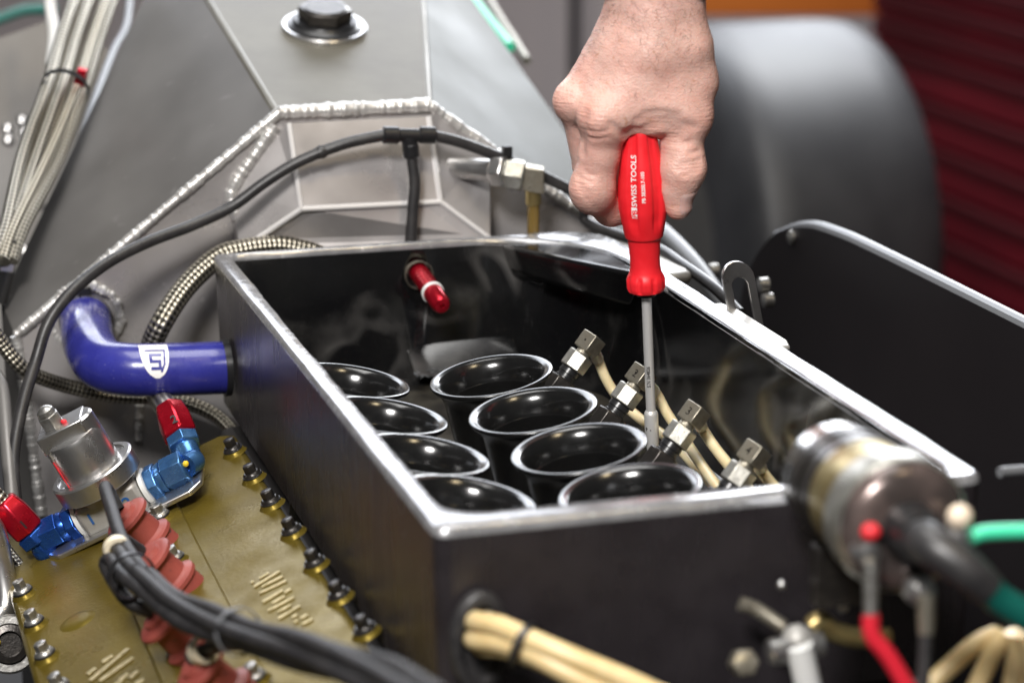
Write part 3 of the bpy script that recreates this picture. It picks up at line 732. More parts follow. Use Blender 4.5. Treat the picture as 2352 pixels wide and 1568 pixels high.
def surface_nets(fn, lo, hi, st):
    g = [np.arange(lo[i], hi[i], st) for i in range(3)]
    F = np.empty([len(a) for a in g], np.float32)
    F[:] = 9
    B = 8; half = B*st*.5*1.75+1.5
    org = [np.arange(0, len(a), B) for a in g]
    Cx = np.stack(np.meshgrid(*[np.minimum(a[o_]+B*st/2, a[-1]+B*st) for a, o_ in zip(g, org)], indexing='ij'), -1)
    Fc = fn(Cx)
    sel = np.argwhere(np.abs(Fc) < half); F[:] = np.kron(np.sign(Fc), np.ones((B, B, B)))[:len(g[0]), :len(g[1]), :len(g[2])]*9
    lat = np.stack(np.meshgrid(*[np.arange(B)]*3, indexing='ij'), -1).reshape(-1, 3)
    for c0 in range(0, len(sel), 400):
        ix = (sel[c0:c0+400, None, :]*B + lat[None]).reshape(-1, 3)
        ix = ix[(ix[:, 0] < len(g[0])) & (ix[:, 1] < len(g[1])) & (ix[:, 2] < len(g[2]))]
        F[tuple(ix.T)] = fn(ix*st + np.array([a[0] for a in g]))
    S = F < 0; nx, ny, nz = F.shape
    acc = np.zeros((nx-1, ny-1, nz-1, 3)); cnt = np.zeros((nx-1, ny-1, nz-1))
    quads = []
    for ax_ in range(3):
        sl0 = [slice(None)]*3; sl1 = [slice(None)]*3; sl0[ax_] = slice(0, -1); sl1[ax_] = slice(1, None)
        f0, f1 = F[tuple(sl0)], F[tuple(sl1)]; cr = S[tuple(sl0)] != S[tuple(sl1)]
        tt = np.where(cr, f0/np.where(f0-f1 == 0, 1, f0-f1), 0)
        I = np.argwhere(cr); tv = tt[cr]; pos = I.astype(float); pos[:, ax_] += tv
        b, c = [(1, 2), (2, 0), (0, 1)][ax_]
        for db in (0, -1):
            for dc in (0, -1):
                J_ = I.copy(); J_[:, b] += db; J_[:, c] += dc
                ok = np.all((J_ >= 0) & (J_ < np.array([nx-1, ny-1, nz-1])), 1)
                np.add.at(acc, tuple(J_[ok].T), pos[ok]); np.add.at(cnt, tuple(J_[ok].T), 1)
        ok = (I[:, b] > 0) & (I[:, c] > 0) & (I[:, b] < F.shape[b]-1) & (I[:, c] < F.shape[c]-1); I = I[ok]
        ins = S[tuple(I.T)]
        def sh(db, dc):
            J_ = I.copy(); J_[:, b] += db; J_[:, c] += dc; return J_
        qd = np.stack([sh(-1, -1), sh(0, -1), sh(0, 0), sh(-1, 0)], 1); qd[~ins] = qd[~ins][:, ::-1]
        quads.append(qd)
    act = cnt > 0; idx = -np.ones(cnt.shape, int); idx[act] = np.arange(act.sum())
    vs = acc[act]/cnt[act][:, None]*st + np.array([a[0] for a in g])
    Q = np.concatenate(quads); Q = idx[Q[..., 0], Q[..., 1], Q[..., 2]]
    return vs, Q
lo = HJ(1265, 540, 0); hi = HJ(1650, -300, 0)
lo = V(lo[0]-4, Y0*1000-32, lo[2]-2); hi = V(hi[0]+6, Y0*1000+74, hi[2]+4)
HST = 1.0
hv, hq = surface_nets(hand_sdf, lo, hi, HST)
# one pass of smoothing
def relax(v, q, it, lam):
    for _ in range(it):
        s_ = np.zeros_like(v); c_ = np.zeros(len(v))
        for i in range(4):
            a, b = q[:, i], q[:, (i+1) % 4]
            np.add.at(s_, a, v[b]); np.add.at(c_, a, 1); np.add.at(s_, b, v[a]); np.add.at(c_, b, 1)
        v = v + lam*(s_/c_[:, None]-v)
    return v
hv = relax(hv, hq, 2, .5)
M_skin = bpy.data.materials.new('skin'); M_skin.use_nodes = True
nt = M_skin.node_tree; N = nt.nodes; Lk = nt.links; b = N['Principled BSDF']
b.inputs['Roughness'].default_value = .46; b.inputs['Subsurface Weight'].default_value = .22
b.inputs['Subsurface Radius'].default_value = (1, .38, .22); b.inputs['Subsurface Scale'].default_value = .0035
b.inputs['Specular IOR Level'].default_value = .42
tc = N.new('ShaderNodeTexCoord')
def nz(scale, detail=5):
    q = N.new('ShaderNodeTexNoise'); q.inputs['Scale'].default_value = scale; q.inputs['Detail'].default_value = detail; Lk.new(tc.outputs['Object'], q.inputs['Vector']); return q.outputs['Fac']
def rp(src, lo_, hi_, c0, c1):
    r = N.new('ShaderNodeValToRGB'); r.color_ramp.elements[0].position = lo_; r.color_ramp.elements[1].position = hi_
    r.color_ramp.elements[0].color = (*c0, 1); r.color_ramp.elements[1].color = (*c1, 1); Lk.new(src, r.inputs[0]); return r.outputs[0]
def mix(f, a, c, mode='MIX'):
    m = N.new('ShaderNodeMixRGB'); m.blend_type = mode
    for i, q in enumerate((f, a, c)):
        if isinstance(q, (int, float)): m.inputs[i].default_value = q
        elif isinstance(q, tuple): m.inputs[i].default_value = (*q, 1)
        else: Lk.new(q, m.inputs[i])
    return m.outputs[0]
base = rp(nz(70), .3, .7, (.64, .395, .335), (.71, .48, .415))
base = mix(rp(nz(260, 3), .42, .62, (0, 0, 0), (.35, .35, .35)), base, (.64, .34, .27))
at = N.new('ShaderNodeAttribute'); at.attribute_name = 'flush'
base = mix(rp(nz(38, 4), .45, .68, (0, 0, 0), (.55, .55, .55)), base, (.66, .33, .27))
base = mix(rp(nz(24, 2), .58, .72, (0, 0, 0), (.30, .30, .30)), base, (.50, .36, .36))
base = mix(at.outputs['Fac'], base, (.62, .29, .225))
sp_ = rp(nz(190, 1), .70, .76, (0, 0, 0), (.5, .5, .5)); base = mix(sp_, base, (.50, .25, .15))
Lk.new(base, b.inputs['Base Color'])
bn = N.new('ShaderNodeBump'); bn.inputs['Strength'].default_value = .42; bn.inputs['Distance'].default_value = .0006
vo = N.new('ShaderNodeTexVoronoi'); vo.inputs['Scale'].default_value = 750; Lk.new(tc.outputs['Object'], vo.inputs['Vector'])
mp = N.new('ShaderNodeMapping'); mp.inputs['Scale'].default_value = (120, 120, 520); Lk.new(tc.outputs['Object'], mp.inputs['Vector'])
n2 = N.new('ShaderNodeTexNoise'); n2.inputs['Scale'].default_value = 1; n2.inputs['Detail'].default_value = 3; Lk.new(mp.outputs[0], n2.inputs['Vector'])
ad = N.new('ShaderNodeMath'); ad.operation = 'ADD'; Lk.new(vo.outputs['Distance'], ad.inputs[0]); Lk.new(n2.outputs['Fac'], ad.inputs[1])
mp3 = N.new('ShaderNodeMapping'); mp3.inputs['Scale'].default_value = (70, 70, 620); mp3.inputs['Rotation'].default_value = (0, .25, 0); Lk.new(tc.outputs['Object'], mp3.inputs['Vector'])
n3 = N.new('ShaderNodeTexNoise'); n3.inputs['Scale'].default_value = 1; n3.inputs['Detail'].default_value = 2; Lk.new(mp3.outputs[0], n3.inputs['Vector'])
m3 = N.new('ShaderNodeMath'); m3.operation = 'MULTIPLY'; Lk.new(n3.outputs['Fac'], m3.inputs[0]); Lk.new(at.outputs['Fac'], m3.inputs[1])
m4 = N.new('ShaderNodeMath'); m4.operation = 'MULTIPLY_ADD'; Lk.new(m3.outputs[0], m4.inputs[0]); m4.inputs[1].default_value = 9.; Lk.new(ad.outputs[0], m4.inputs[2])
Lk.new(m4.outputs[0], bn.inputs['Height']); Lk.new(bn.outputs[0], b.inputs['Normal'])

hroot = HJ(1508, 0, 0)/1000
hand = thing('person_hand', 'bare right hand gripping the red screwdriver handle from above', 'hand', hroot)
me = bpy.data.meshes.new('hand'); me.from_pydata([tuple(p/1000-hroot) for p in hv], [], hq.tolist()); me.materials.append(M_skin)
fl = np.zeros(len(hv))
for (x, y, d), r_, k_ in (((1360, 262, -18), 14, .55), ((1292, 240, 2), 12, .5), ((1335, 435, -8), 12, .5), ((1392, 512, 8), 14, .55), ((1560, 498, -8), 11, .6), ((1590, 390, -14), 12, .4), ((1500, 296, -18), 9, .6), ((1612, 270, -8), 12, .4), ((1540, 318, -14), 8, .5), ((1436, 330, -10), 7, .5)):
    fl = np.maximum(fl, k_*np.exp(-(np.linalg.norm(hv-HJ(x, y, d), axis=1)/r_)**2))
fl = np.maximum(fl, 0)
atr = me.attributes.new('flush', 'FLOAT', 'POINT'); atr.data.foreach_set('value', fl.astype(np.float32))
me.shade_smooth(); me.update()
ho = bpy.data.objects.new('skin_body', me); COL.objects.link(ho); ho.parent = hand
def march_many(xy):
    d = np.array([nrm(ray(x, y)) for x, y in xy]); p = np.array([(CAM + q*(Y0-.06-CAM[1])/q[1])*1000 for q in d])
    for _ in range(40):
        f = hand_sdf(p); p = p + d*f[:, None]*.7
    return p, np.abs(f) < .3
def sgrad(p):
    e = .4; q = np.array([p+V(e, 0, 0), p-V(e, 0, 0), p+V(0, e, 0), p-V(0, e, 0), p+V(0, 0, e), p-V(0, 0, e)]); f = hand_sdf(q)
    return nrm(V(f[0]-f[1], f[2]-f[3], f[4]-f[5]))
# thumb nail: follows the thumb tip, on its outer side
ta, tb = HJ(1556, 438, -5), HJ(1557, 492, -5); tax = nrm(tb-ta); tout = nrm(V(.77, -.64, 0) - tax*np.dot(V(.77, -.64, 0), tax)); tsd = np.cross(tax, tout)
bp_, dr_, ed_ = [], [], []
for i in range(9):
    for j in range(9):
        a_ = (j/8-.5)*1.75; f_ = i/8
        wd2 = a_*(1-.25*(max(0, f_-.75)/.25)**2) if f_ > .75 else a_*(1-.18*(max(0, .2-f_)/.2)**2)
        bp_.append(ta+tax*(np.linalg.norm(tb-ta)*(-.02+.98*f_))); dr_.append(tout*math.cos(wd2)+tsd*math.sin(wd2)); ed_.append(max(abs(j-4)/4, abs(i-4)/4) < .99)
bp_, dr_ = np.array(bp_), np.array(dr_); l_ = np.zeros(81); h_ = np.full(81, 20.)
for _ in range(22):
    m_ = (l_+h_)/2; ins = hand_sdf(bp_+dr_*m_[:, None]) < 0; l_ = np.where(ins, m_, l_); h_ = np.where(ins, h_, m_)
G = ((bp_+dr_*(l_+np.where(ed_, .55, -.25))[:, None])/1000).reshape(9, 9, 3)
mb = MB(); mb.add([p for r in G for p in r], [(i*9+j, i*9+j+1, (i+1)*9+j+1, (i+1)*9+j) for i in range(8) for j in range(8)])
part('thumb_nail', mb, mat('nail', (.62, .38, .34), .25, 0, (.68, .46, .42), 60, sss=.2, coat=.2), hand, ang=60)
# fine hairs on the wrist and the back of the hand
mb = MB()
def hair(p, n_, ln):
    dn_ = nrm(V(random.uniform(-1, 1), random.uniform(-.4, .2), -random.uniform(.1, .8))); d0 = nrm(n_*.5+dn_*.8)
    c1 = p + d0*ln*.5 + n_*.4; c2 = c1 + nrm(d0+dn_*.9-n_*.25)*ln*.5
    mb.tube([p/1000, c1/1000, c2/1000], (.00007, .000025), 3, 3, False)
xy = []
for _ in range(330):
    y = random.uniform(-60, 250)*(random.random()**.55 if random.random() < .7 else 1); xy.append((random.uniform(1300, 1625), y))
P_, ok_ = march_many(xy)
for p, ok, (x, y) in zip(P_, ok_, xy):
    if ok: hair(p, sgrad(p), random.uniform(4, 9)*(1 if y < 120 else .6))
xy = [(np.interp(y, [10, 99, 180], [1404, 1358, 1310])+random.uniform(3, 10), y) for y in np.linspace(10, 190, 42)]
P_, ok_ = march_many(xy)
for p, ok in zip(P_, ok_):           # along the left outline
    if ok:
        l_ = random.uniform(3, 7); d0 = nrm(V(-1, random.uniform(-.2, .3), random.uniform(-.5, .8)))
        mb.tube([p/1000, (p+d0*l_*.6)/1000, (p+d0*l_*.9+V(0, 0, -l_*.3))/1000], (.00007, .000025), 3, 3, False)
part('hair', mb, mat('arm_hair', (.12, .07, .045), .4), hand, kind='stuff')
slv = []
for y, k in ((-24, 1.0), (-28, 1.10), (-120, 1.22), (-300, 1.36), (-420, 1.45)):
    cc = HJ(1508, y, 3)/1000
    slv.append([cc + V(math.cos(a)*.0335*k, math.sin(a)*.026*k, .002*math.sin(3*a)) for a in np.linspace(0, 2*math.pi, 40, endpoint=False)])
part('sleeve', MB().loft(slv, False, True), mat('black_sleeve_cloth', (.010, .010, .012), .8, bump=.4, bs=600), hand, ang=60)

# ================================================================== bronze cam cover, left of the airbox
tau = math.radians(22); CP = E(-.02, .3, -.108); CN = -LAT*math.sin(tau)+UP*math.cos(tau); CA = LAT*math.cos(tau)+UP*math.sin(tau)
def CV(a, v, h=0.): return CP + CA*a + LEN*(v-.3) + CN*h          # cover frame: across, along, out
def PC(x, y, h=0.): return pp(x, y, CP+CN*h, CN)
cover = thing('cam_cover', 'bronze coloured cam cover with bolts along both edges', 'engine cover', CV(-.07, .3, -.05))
plate = MB().prism([CV(.012, -.06), CV(.012, .520), CV(.004, .532), CV(-.160, .532), CV(-.170, .520), CV(-.170, -.06)], -CN*.03)
part('cover_plate', plate, M_gold, cover, .004)
# raised middle step that carries the plug wells
part('well_step', MB().prism([CV(-.045, -.06, .0003), CV(-.045, .50, .0003), CV(-.055, .508, .0003), CV(-.090, .508, .0003), CV(-.100, .50, .0003), CV(-.100, -.06, .0003)], CN*.0028), M_gold, cover, .0014)
def make_bolt(m_):
    r = bpy.data.objects.new('bolt', None); COL.objects.link(r); r.parent = cover; r.empty_display_size = .005
    def lp(name, mb, mt, bv=0):
        o = bpy.data.objects.new(name, mesh_data(name, mb, V(0, 0, 0), mt)); COL.objects.link(o); o.parent = r
        if bv: bev(o, bv)
    z = V(0, 0, 0)
    lp('boss', MB().lathe(z, UP, [(0, .0105), (.0015, .0092), (.0030, .0084), (.0032, .007)], 24), M_gold)
    lp('seal', MB().lathe(z, UP, [(.0030, .0078), (.0036, .0082), (.0046, .0078)], 24), M_plas)
    lp('washer', MB().lathe(z, UP, [(.0046, .0074), (.0058, .0070), (.0070, .0058)], 24), m_)
    lp('head', MB().hex(z+UP*.0066, UP, .0065, .0050), m_, .0004)
    return r
def rot_m(p, n_, a=0.):
    x_ = nrm(LEN - n_*np.dot(LEN, n_)); y_ = np.cross(n_, x_); x2 = x_*math.cos(a)+y_*math.sin(a); y2 = np.cross(n_, x2)
    return Matrix([[x2[i], y2[i], n_[i], p[i]] for i in range(3)] + [[0, 0, 0, 1]])
coff = Matrix.Translation(-Vector(cover.location))
b0 = make_bolt(M_bolt); b1 = make_bolt(M_bnut); u0 = u1 = False
def place_bolt(p, dark=False):
    global u0, u1
    src = b1 if dark else b0
    if (dark and not u1) or (not dark and not u0):
        o = src
        if dark: u1 = True
        else: u0 = True
    else: o = copy_tree(src, cover)
    o.matrix_local = coff @ rot_m(p, CN, random.uniform(0, 1)) @ Matrix.Scale(.86, 4)
for x, y in ((545, 1032), (590, 1092), (632, 1152), (680, 1218), (733, 1292), (788, 1366), (848, 1446)): place_bolt(PC(x-6, y+8), True)
for x, y in ((57, 1362), (83, 1432), (108, 1506), (140, 1580)): place_bolt(PC(x, y+4))
for x, y in ((372, 1233), (405, 1286), (428, 1334), (490, 1452), (412, 1500), (590, 1560), (372, 1188)): place_bolt(PC(x, y+4, .003))
# cast lettering
def cast_bars(rows, w_, h_):
    for x0, y0, x1, y1 in rows:
        a_, b_ = PC(x0*.4, 1176+y0*.4, .0002), PC(x1*.4, 1176+y1*.4, .0002); d = nrm(b_-a_); q = nrm(np.cross(CN, d))*w_/2
        part('cast_bar', MB().prism([a_-q-d*w_*.1, b_-q, b_+q+d*w_*.1, a_+q], CN*h_), M_gold2, cover, .0002)
cast_bars(((1460, 430, 1608, 340), (1490, 382, 1545, 352), (1443, 408, 1456, 400), (1505, 430, 1625, 370), (1490, 468, 1645, 395), (1510, 518, 1625, 450), (1635, 464, 1672, 442), (1565, 525, 1635, 485),
           (1540, 568, 1690, 490), (1600, 575, 1670, 535), (1600, 612, 1725, 540), (1680, 606, 1706, 590), (1728, 612, 1766, 590), (1735, 645, 1797, 615), (1690, 634, 1712, 622)), .0026, .0009)
cast_bars(((505, 932, 550, 898), (520, 968, 738, 785), (590, 862, 650, 825), (575, 970, 765, 838), (690, 966, 738, 930), (748, 955, 793, 916), (780, 987, 826, 965), (640, 1010, 700, 970), (720, 1030, 800, 990)), .0040, .0010)
part('cast_pad', MB().lathe(PC(178, 1425), CN, [(0, .012), (.0012, .010), (.0018, .006)], 24), M_gold, cover)

# spark plug boots
def make_boot():
    r = thing('spark_plug_boot', '', 'plug boot', (0, 0, 0)); z = V(0, 0, 0)
    part('sleeve', MB().lathe(z, UP, [(-.014, .0120), (.003, .0120), (.0045, .0104), (.0150, .0100), (.0165, .0106), (.0178, .0134), (.0184, .0142), (.0205, .0142), (.0212, .0134), (.022, .0108)], 40), M_boot, r, ang=32)
    part('base_collar', MB().lathe(z, UP, [(-.002, .0120), (-.0005, .0138), (.0018, .0138), (.003, .0120)], 40), M_boot, r, ang=32)
    part('top_socket', MB().lathe(z, UP, [(.0215, .0088), (.0245, .0080), (.025, .005)], 32), M_boot, r)
    return r
bt0 = make_boot(); BT = []
for k, (x, y) in enumerate(((345, 1236), (400, 1334), (432, 1476), (522, 1588))):
    o = bt0 if k == 0 else copy_tree(bt0)
    p = PC(x+4, y+2, .008); n_ = nrm(V(-.65, -.199, .726))
    o.matrix_world = rot_m(p, n_, k) @ Matrix.Scale(1.14, 4); BT.append((p, n_))
    o['label'] = ('farthest red brown rubber plug boot, below the pressure regulator', 'second red brown plug boot, under the wire loop', 'third red brown plug boot, just below the wire bundle', 'nearest red brown plug boot at the bottom picture edge')[k]
    o['group'] = 'rubber spark plug boots on the cam cover'
# ignition leads
PH = lambda x, y, h: PC(x, y, h)
CB = spline([PH(300, 1318, .060), PH(400, 1392, .064), PH(520, 1444, .072), PH(680, 1488, .084), PH(850, 1545, .098), PH(1020, 1628, .115)], 3)
def strand(a0, tw, r=.0058):
    out = []
    for i in range(len(CB)):
        d = nrm(CB[min(i+1, len(CB)-1)]-CB[max(i-1, 0)]); x_, y_ = frame(d); a = a0+tw*i
        out.append(CB[i]+(x_*math.cos(a)+y_*math.sin(a))*r*(1+.18*math.sin(i*1.3+a0*3)))
    return out
leads = [
    ([BT[0][0]+BT[0][1]*.030, PH(242, 1118, .052), PH(256, 1168, .060), PH(280, 1240, .062)] + strand(.4, .16), 'black ignition lead from the farthest boot, arching over the regulator base'),
    ([BT[1][0]+BT[1][1]*.030, PH(268, 1232, .055), PH(272, 1262, .062)] + strand(1.7, .16), 'black ignition lead with a cream ring beside the second boot'),
    ([BT[2][0]+BT[2][1]*.030, PH(290, 1375, .048), PH(244, 1300, .056), PH(256, 1284, .061)] + strand(2.9, .16), 'lowest black ignition lead of the bundle, looping at its left end'),
    ([BT[3][0]+BT[3][1]*.030, PH(470, 1492, .040), PH(520, 1478, .052)] + strand(4.2, .16)[7:], 'black ignition lead joining the bundle from the nearest boot'),
    (strand(5.4, .16), 'topmost black ignition lead lying along the bundle')]
M_lead = mat('lead_rubber', (.014, .013, .014), .55, 0, (.024, .022, .022), 120, bump=.25, bs=350, spec=.35)
for P, lb in leads:
    t = thing('ignition_lead', lb, 'wire', P[0], 'black ignition leads')
    part('cable', MB().tube(P, .0042, 12, 6), M_lead, t)
def ring(name, p, d, r, w_, mt, lb, cat, grp=None, thick=.0012):
    return single(name, MB().lathe(p-nrm(d)*w_/2, d, [(0, r), (0, r+thick), (w_, r+thick), (w_, r), (0, r)], 28, caps=(False, False)), mt, lb, cat, grp)
def toothed(name, p, d, lb):
    d = nrm(d); x_, y_ = frame(d); mb = MB(); lo_ = [];
    for h, k in ((0, 1), (.007, 1)):
        lo_.append([p+d*h+(x_*math.cos(a)+y_*math.sin(a))*.0083 for a in np.linspace(0, 2*math.pi, 48, endpoint=False)])
    lo_.append([p+d*.007+(x_*math.cos(a)+y_*math.sin(a))*(.0062 if i % 2 else .0054) for i, a in enumerate(np.linspace(0, 2*math.pi, 48, endpoint=False))])
    lo_.append([p+(x_*math.cos(a)+y_*math.sin(a))*(.0062 if i % 2 else .0054) for i, a in enumerate(np.linspace(0, 2*math.pi, 48, endpoint=False))])
    mb.loft(lo_+[lo_[0]], False, False)
    single(name, mb, mat('cream_ring', (.70, .62, .46), .4), lb, 'ring', 'cream rings on the ignition leads')
toothed('wire_ring', PH(268, 1258, .061), PH(320, 1320, .062)-PH(268, 1240, .062), 'cream toothed ring round a lead near the regulator')
toothed('wire_ring', PH(462, 1494, .040), PH(520, 1470, .050)-PH(470, 1492, .040), 'cream toothed ring round a lead near the bottom edge')
ring('cable_tie', PH(303, 1322, .062), PH(400, 1400, .064)-PH(303, 1322, .062), .0125, .004, M_plas, 'black cable tie round the leads near the second boot', 'cable tie', 'cable ties on the ignition leads', .0012)
ring('cable_tie', PH(548, 1450, .072), PH(680, 1496, .082)-PH(548, 1450, .072), .0118, .0035, M_edge, 'pale grey cable tie round the middle of the lead bundle', 'cable tie', 'cable ties on the ignition leads', .0008)

# ================================================================== pressure regulator and its anodised fittings
RC = PC(283, 1188, .004)
ra = nrm(nrm(V(-.45, 0, .89)) - V(0, 1, 0)*.13); rb_ = nrm(V(.83, 0, .52) - ra*np.dot(V(.83, 0, .52), ra)); rc_ = np.cross(ra, rb_)
if rc_[1] > 0: rc_ = -rc_
reg = thing('pressure_regulator', 'machined aluminium fuel pressure regulator leaning on the cam cover', 'pressure regulator', RC)
def RP(a, b_, c_=0.): return RC + (ra*a*.9 + rb_*b_ + rc_*c_)*1.04
part('foot_plate', MB().prism([RP(.000, -.052, .012), RP(.000, -.044, .020), RP(.000, .052, .020), RP(.000, .060, .012), RP(.000, .060, -.012), RP(.000, .052, -.02), RP(.000, -.044, -.020), RP(.000, -.052, -.012)], ra*.004), M_cast, reg, .001)
part('base_block', MB().box(RP(.014, 0), (rb_, rc_, ra), (.023, .015, .011)), M_castw, reg, .003)
part('lower_neck', MB().lathe(RP(.022, 0), ra, [(0, .019), (.008, .019), (.010, .022)], 32), M_castw, reg)
part('flange', MB().lathe(RP(.031, 0), ra, [(0, .0285), (.001, .0298), (.0125, .0298), (.0135, .0285), (.0135, .0255), (.012, .0250), (.012, .01)], 64), M_cast, reg, ang=30)
part('dome', MB().lathe(RP(.043, 0), ra, [(0, .0205), (.026, .0205), (.029, .0195), (.030, .017), (.030, .01)], 48), M_cast, reg, ang=30)
part('cap_block', MB().box(RP(.078, -.002), (rb_, rc_, ra), (.0165, .0125, .0065)), M_cast, reg, .001)
part('cap_boss', MB().lathe(RP(.070, .008), ra, [(0, .0125), (.012, .0125), (.0135, .011)], 32), M_cast, reg)
part('lock_nut', MB().hex(RP(.084, -.006), ra, .010, .0078), M_bolt, reg, .0004)
part('adjuster_screw', MB().lathe(RP(.094, -.006), ra, [(0, .0062), (.004, .0058), (.006, .004), (.007, .002)], 24), M_bolt, reg)
for a_ in range(8):
    an = a_*math.pi/4+.3
    part('flange_screw', MB().lathe(RP(.0425, .0232*math.cos(an), .0232*math.sin(an)), ra, [(0, .0022), (.0012, .0022), (.0016, .0014)], 14), M_cast, reg)
for bb, cc in ((-.0150, 1),):
    part('red_reflection_line', MB().tube([RP(.044, bb, math.sqrt(.0206**2-bb*bb)), RP(.066, bb, math.sqrt(.0206**2-bb*bb))], .0005, 6), M_rmark, reg)  # thin red strip standing in for a reflection on the dome
part('red_paint_dab', MB().ball(RP(.086, .002, .004), .0022, 10, (1, .6, .8)), M_rmark, reg)
for ch, bb in (('1', -.014), ('2', .012)):
    vs, fs = text_mesh(ch, .012, bold=.0002); vs = vs-vs.mean(0); mb = MB(); mb.add([RP(.016+v[1], bb+v[0], .01525) for v in vs], fs)
    part('marker_figure', mb, M_ink, reg, smooth=False)
def fitting_run(name, sgn, label, elbow_to, red_to, hose_dir, mb_blue, mb_nut, mark):
    """union nut at the block, tube nut, elbow and red hose socket, one coupled assembly"""
    q0 = RP(.014, sgn*.023); t = thing(name, label, 'hose fitting', q0, 'anodised hose fittings on the regulator')
    d = rb_*sgn
    part('seal_ring', MB().lathe(q0, d, [(0, .0125), (.003, .0125), (.0035, .010)], 28), M_wpl, t)
    part('union_hexagon', MB().hex(q0+d*.0035, d, .008, .0125), mb_nut, t, .0005)
    part('tube_nut', MB().lathe(q0+d*.0115, d, [(0, .0100), (.003, .0108), (.004, .0108)], 28), mb_blue, t)
    part('tube_nut_hexagon', MB().hex(q0+d*.0155, d, .0165, .0120, ph=.4), mb_blue, t, .0006)
    e0 = q0+d*.032
    part('elbow', MB().tube([e0, e0+(elbow_to-e0)*.75+d*.002, elbow_to, elbow_to+(red_to-elbow_to)*.13+(elbow_to-e0)*.03, elbow_to+(red_to-elbow_to)*.27], .0082, 20, 8), mb_blue, t)
    rd = nrm(red_to-elbow_to); e1 = elbow_to+(red_to-elbow_to)*.24
    part('elbow_hexagon', MB().hex(e1, rd, .009, .0118, ph=.2), mb_nut, t, .0005)
    rr = part('red_socket', MB().lathe(e1+rd*.009, rd, [(0, .0112), (.002, .0125), (.016, .0125), (.026, .0108), (.028, .0095)], 6, ph=.3), M_ared, t, .0012)
    vs, fs = text_mesh(mark, .009, bold=.0002); vs = vs-vs.mean(0)
    cam_d = nrm(CAM-e1); cam_d = nrm(cam_d-rd*np.dot(cam_d, rd)); sd = np.cross(rd, cam_d)
    mb = MB(); mb.add([e1+rd*(.017+v[1]) + sd*v[0] + cam_d*.0127 for v in vs], fs); part('marker_figure', mb, M_plas, rr, smooth=False)
    part('yellow_dot', MB().ball(e0+rc_*.006+UP*.004, .0022, 10), M_yel, t)
    return e1+rd*.035, rd
eL = pp(112, 1266, RC+rc_*.004, V(0, 1, 0)); rL = pp(20, 1168, RC+rc_*.004, V(0, 1, 0)); 
hL, dL = fitting_run('blue_hose_fitting', -1, 'blue and red hose fitting at the left picture edge, marked 1', eL, rL, None, M_ablue, M_ablue, '1')
eR = pp(440, 1060, RC-rc_*.006, V(0, 1, 0)); rR = pp(384, 925, RC+V(0, .045, 0), V(0, 1, 0))
hR, dR = fitting_run('blue_hose_fitting', 1, 'blue and red hose fitting rising under the blue hose, marked 2', eR, rR, None, M_ablue2, M_ablue2, '2')

# ================================================================== hoses
def hose(name, P, r, mt, label, cat='hose', group=None, n=16, res=10):
    t = thing(name, label, cat, P[0], group)
    part('hose_body', MB().tube(P, r, n, res), mt, t); return t
hose('braided_hose', [PV(800, 640, .662), PV(740, 592, .665), PV(680, 572, .668), PV(630, 566, .668), PV(560, 574, .665), PV(500, 592, .66), PV(430, 655, .645), PV(375, 735, .63), PV(348, 800, .635), PV(354, 870, .632), PV(364, 908, .615), hR-dR*.008], .0084, M_braid, 'steel braided hose arching behind the airbox corner')
hose('braided_hose', [PV(-40, 720, .64), PV(5, 790, .64), PV(60, 850, .64), PV(150, 885, .66), PV(260, 908, .67), PV(380, 915, .67), PV(470, 940, .66), PV(530, 985, .64), PV(575, 1060, .60)], .0056, M_braid, 'steel braided hose running under the blue hose')
hose('braided_hose', [hL-dL*.01, hL+dL*.02, PV(-40, 1020, .50)], .0068, M_braid, 'short braided hose entering the left red fitting')
hose('braided_hose', [PV(-30, 1190, .50), PV(10, 1260, .49), PV(50, 1310, .47)], .0052, M_braid, 'thin braided hose dropping beside the cam cover corner')
# bundle up the left side
B4 = [('left', 172, 118, 55, 8, 1.0, M_braid2), ('second', 205, 150, 88, 25, 1.0, M_braid2), ('third', 245, 185, 112, 25, .97, M_braid), ('right', 262, 205, 142, 50, .96, M_braid2)]
for k, (nm, x0, x1, x2, x3, rr, mt) in enumerate(B4):
    P = [PV(x0+40, -90, 1.04), PV(x0, 0, .98), PV((x0+x1)/2-6, 100, .93), PV(x1-8, 200, .88), PV(x2-2, 360, .82), PV(x3+8, 520, .75), PV(x3-20, 600, .72)]
    hose('braided_hose', P, (.0060, .0060, .0064, .0042)[k], mt, f'{("leftmost", "second", "third", "rightmost and thinnest")[k]} braided hose of the bundle beside the tank', group='braided hoses beside the tank')
ring('cable_tie', PV(150, 204, .875), PV(190, 100, .93)-PV(110, 320, .835), .0185, .004, M_plas, 'black cable tie round the braided hose bundle beside the tank', 'cable tie')
hose('white_tube', [PV(112, -60, 1.10), PV(116, 20, 1.08), PV(124, 80, 1.06), PV(118, 150, 1.04)], .0052, M_wpl, 'short white tube in the upper left corner', 'tube')
hose('teal_hose', [PV(-40, 60, 1.6), PV(10, 40, 1.6), PV(60, 24, 1.6), PV(130, 22, 1.6)], .006, M_teal, 'teal hose in the upper left corner')
hose('grey_cable', [PV(300, -20, 1.30), PV(290, 60, 1.22), PV(262, 115, 1.16), PV(225, 210, 1.06), PV(180, 340, .95), PV(130, 480, .86)], .0035, M_edge, 'thin pale cable between braided bundle and tank', 'cable')
single('red_clip', MB().box(PV(182, 192, .88), (V(.3, 0, 1), V(1, 0, -.3), V(0, 1, 0)), (.013, .004, .006)), M_ared, 'small red clip beside the braided hose bundle', 'clip', bevel=.001)
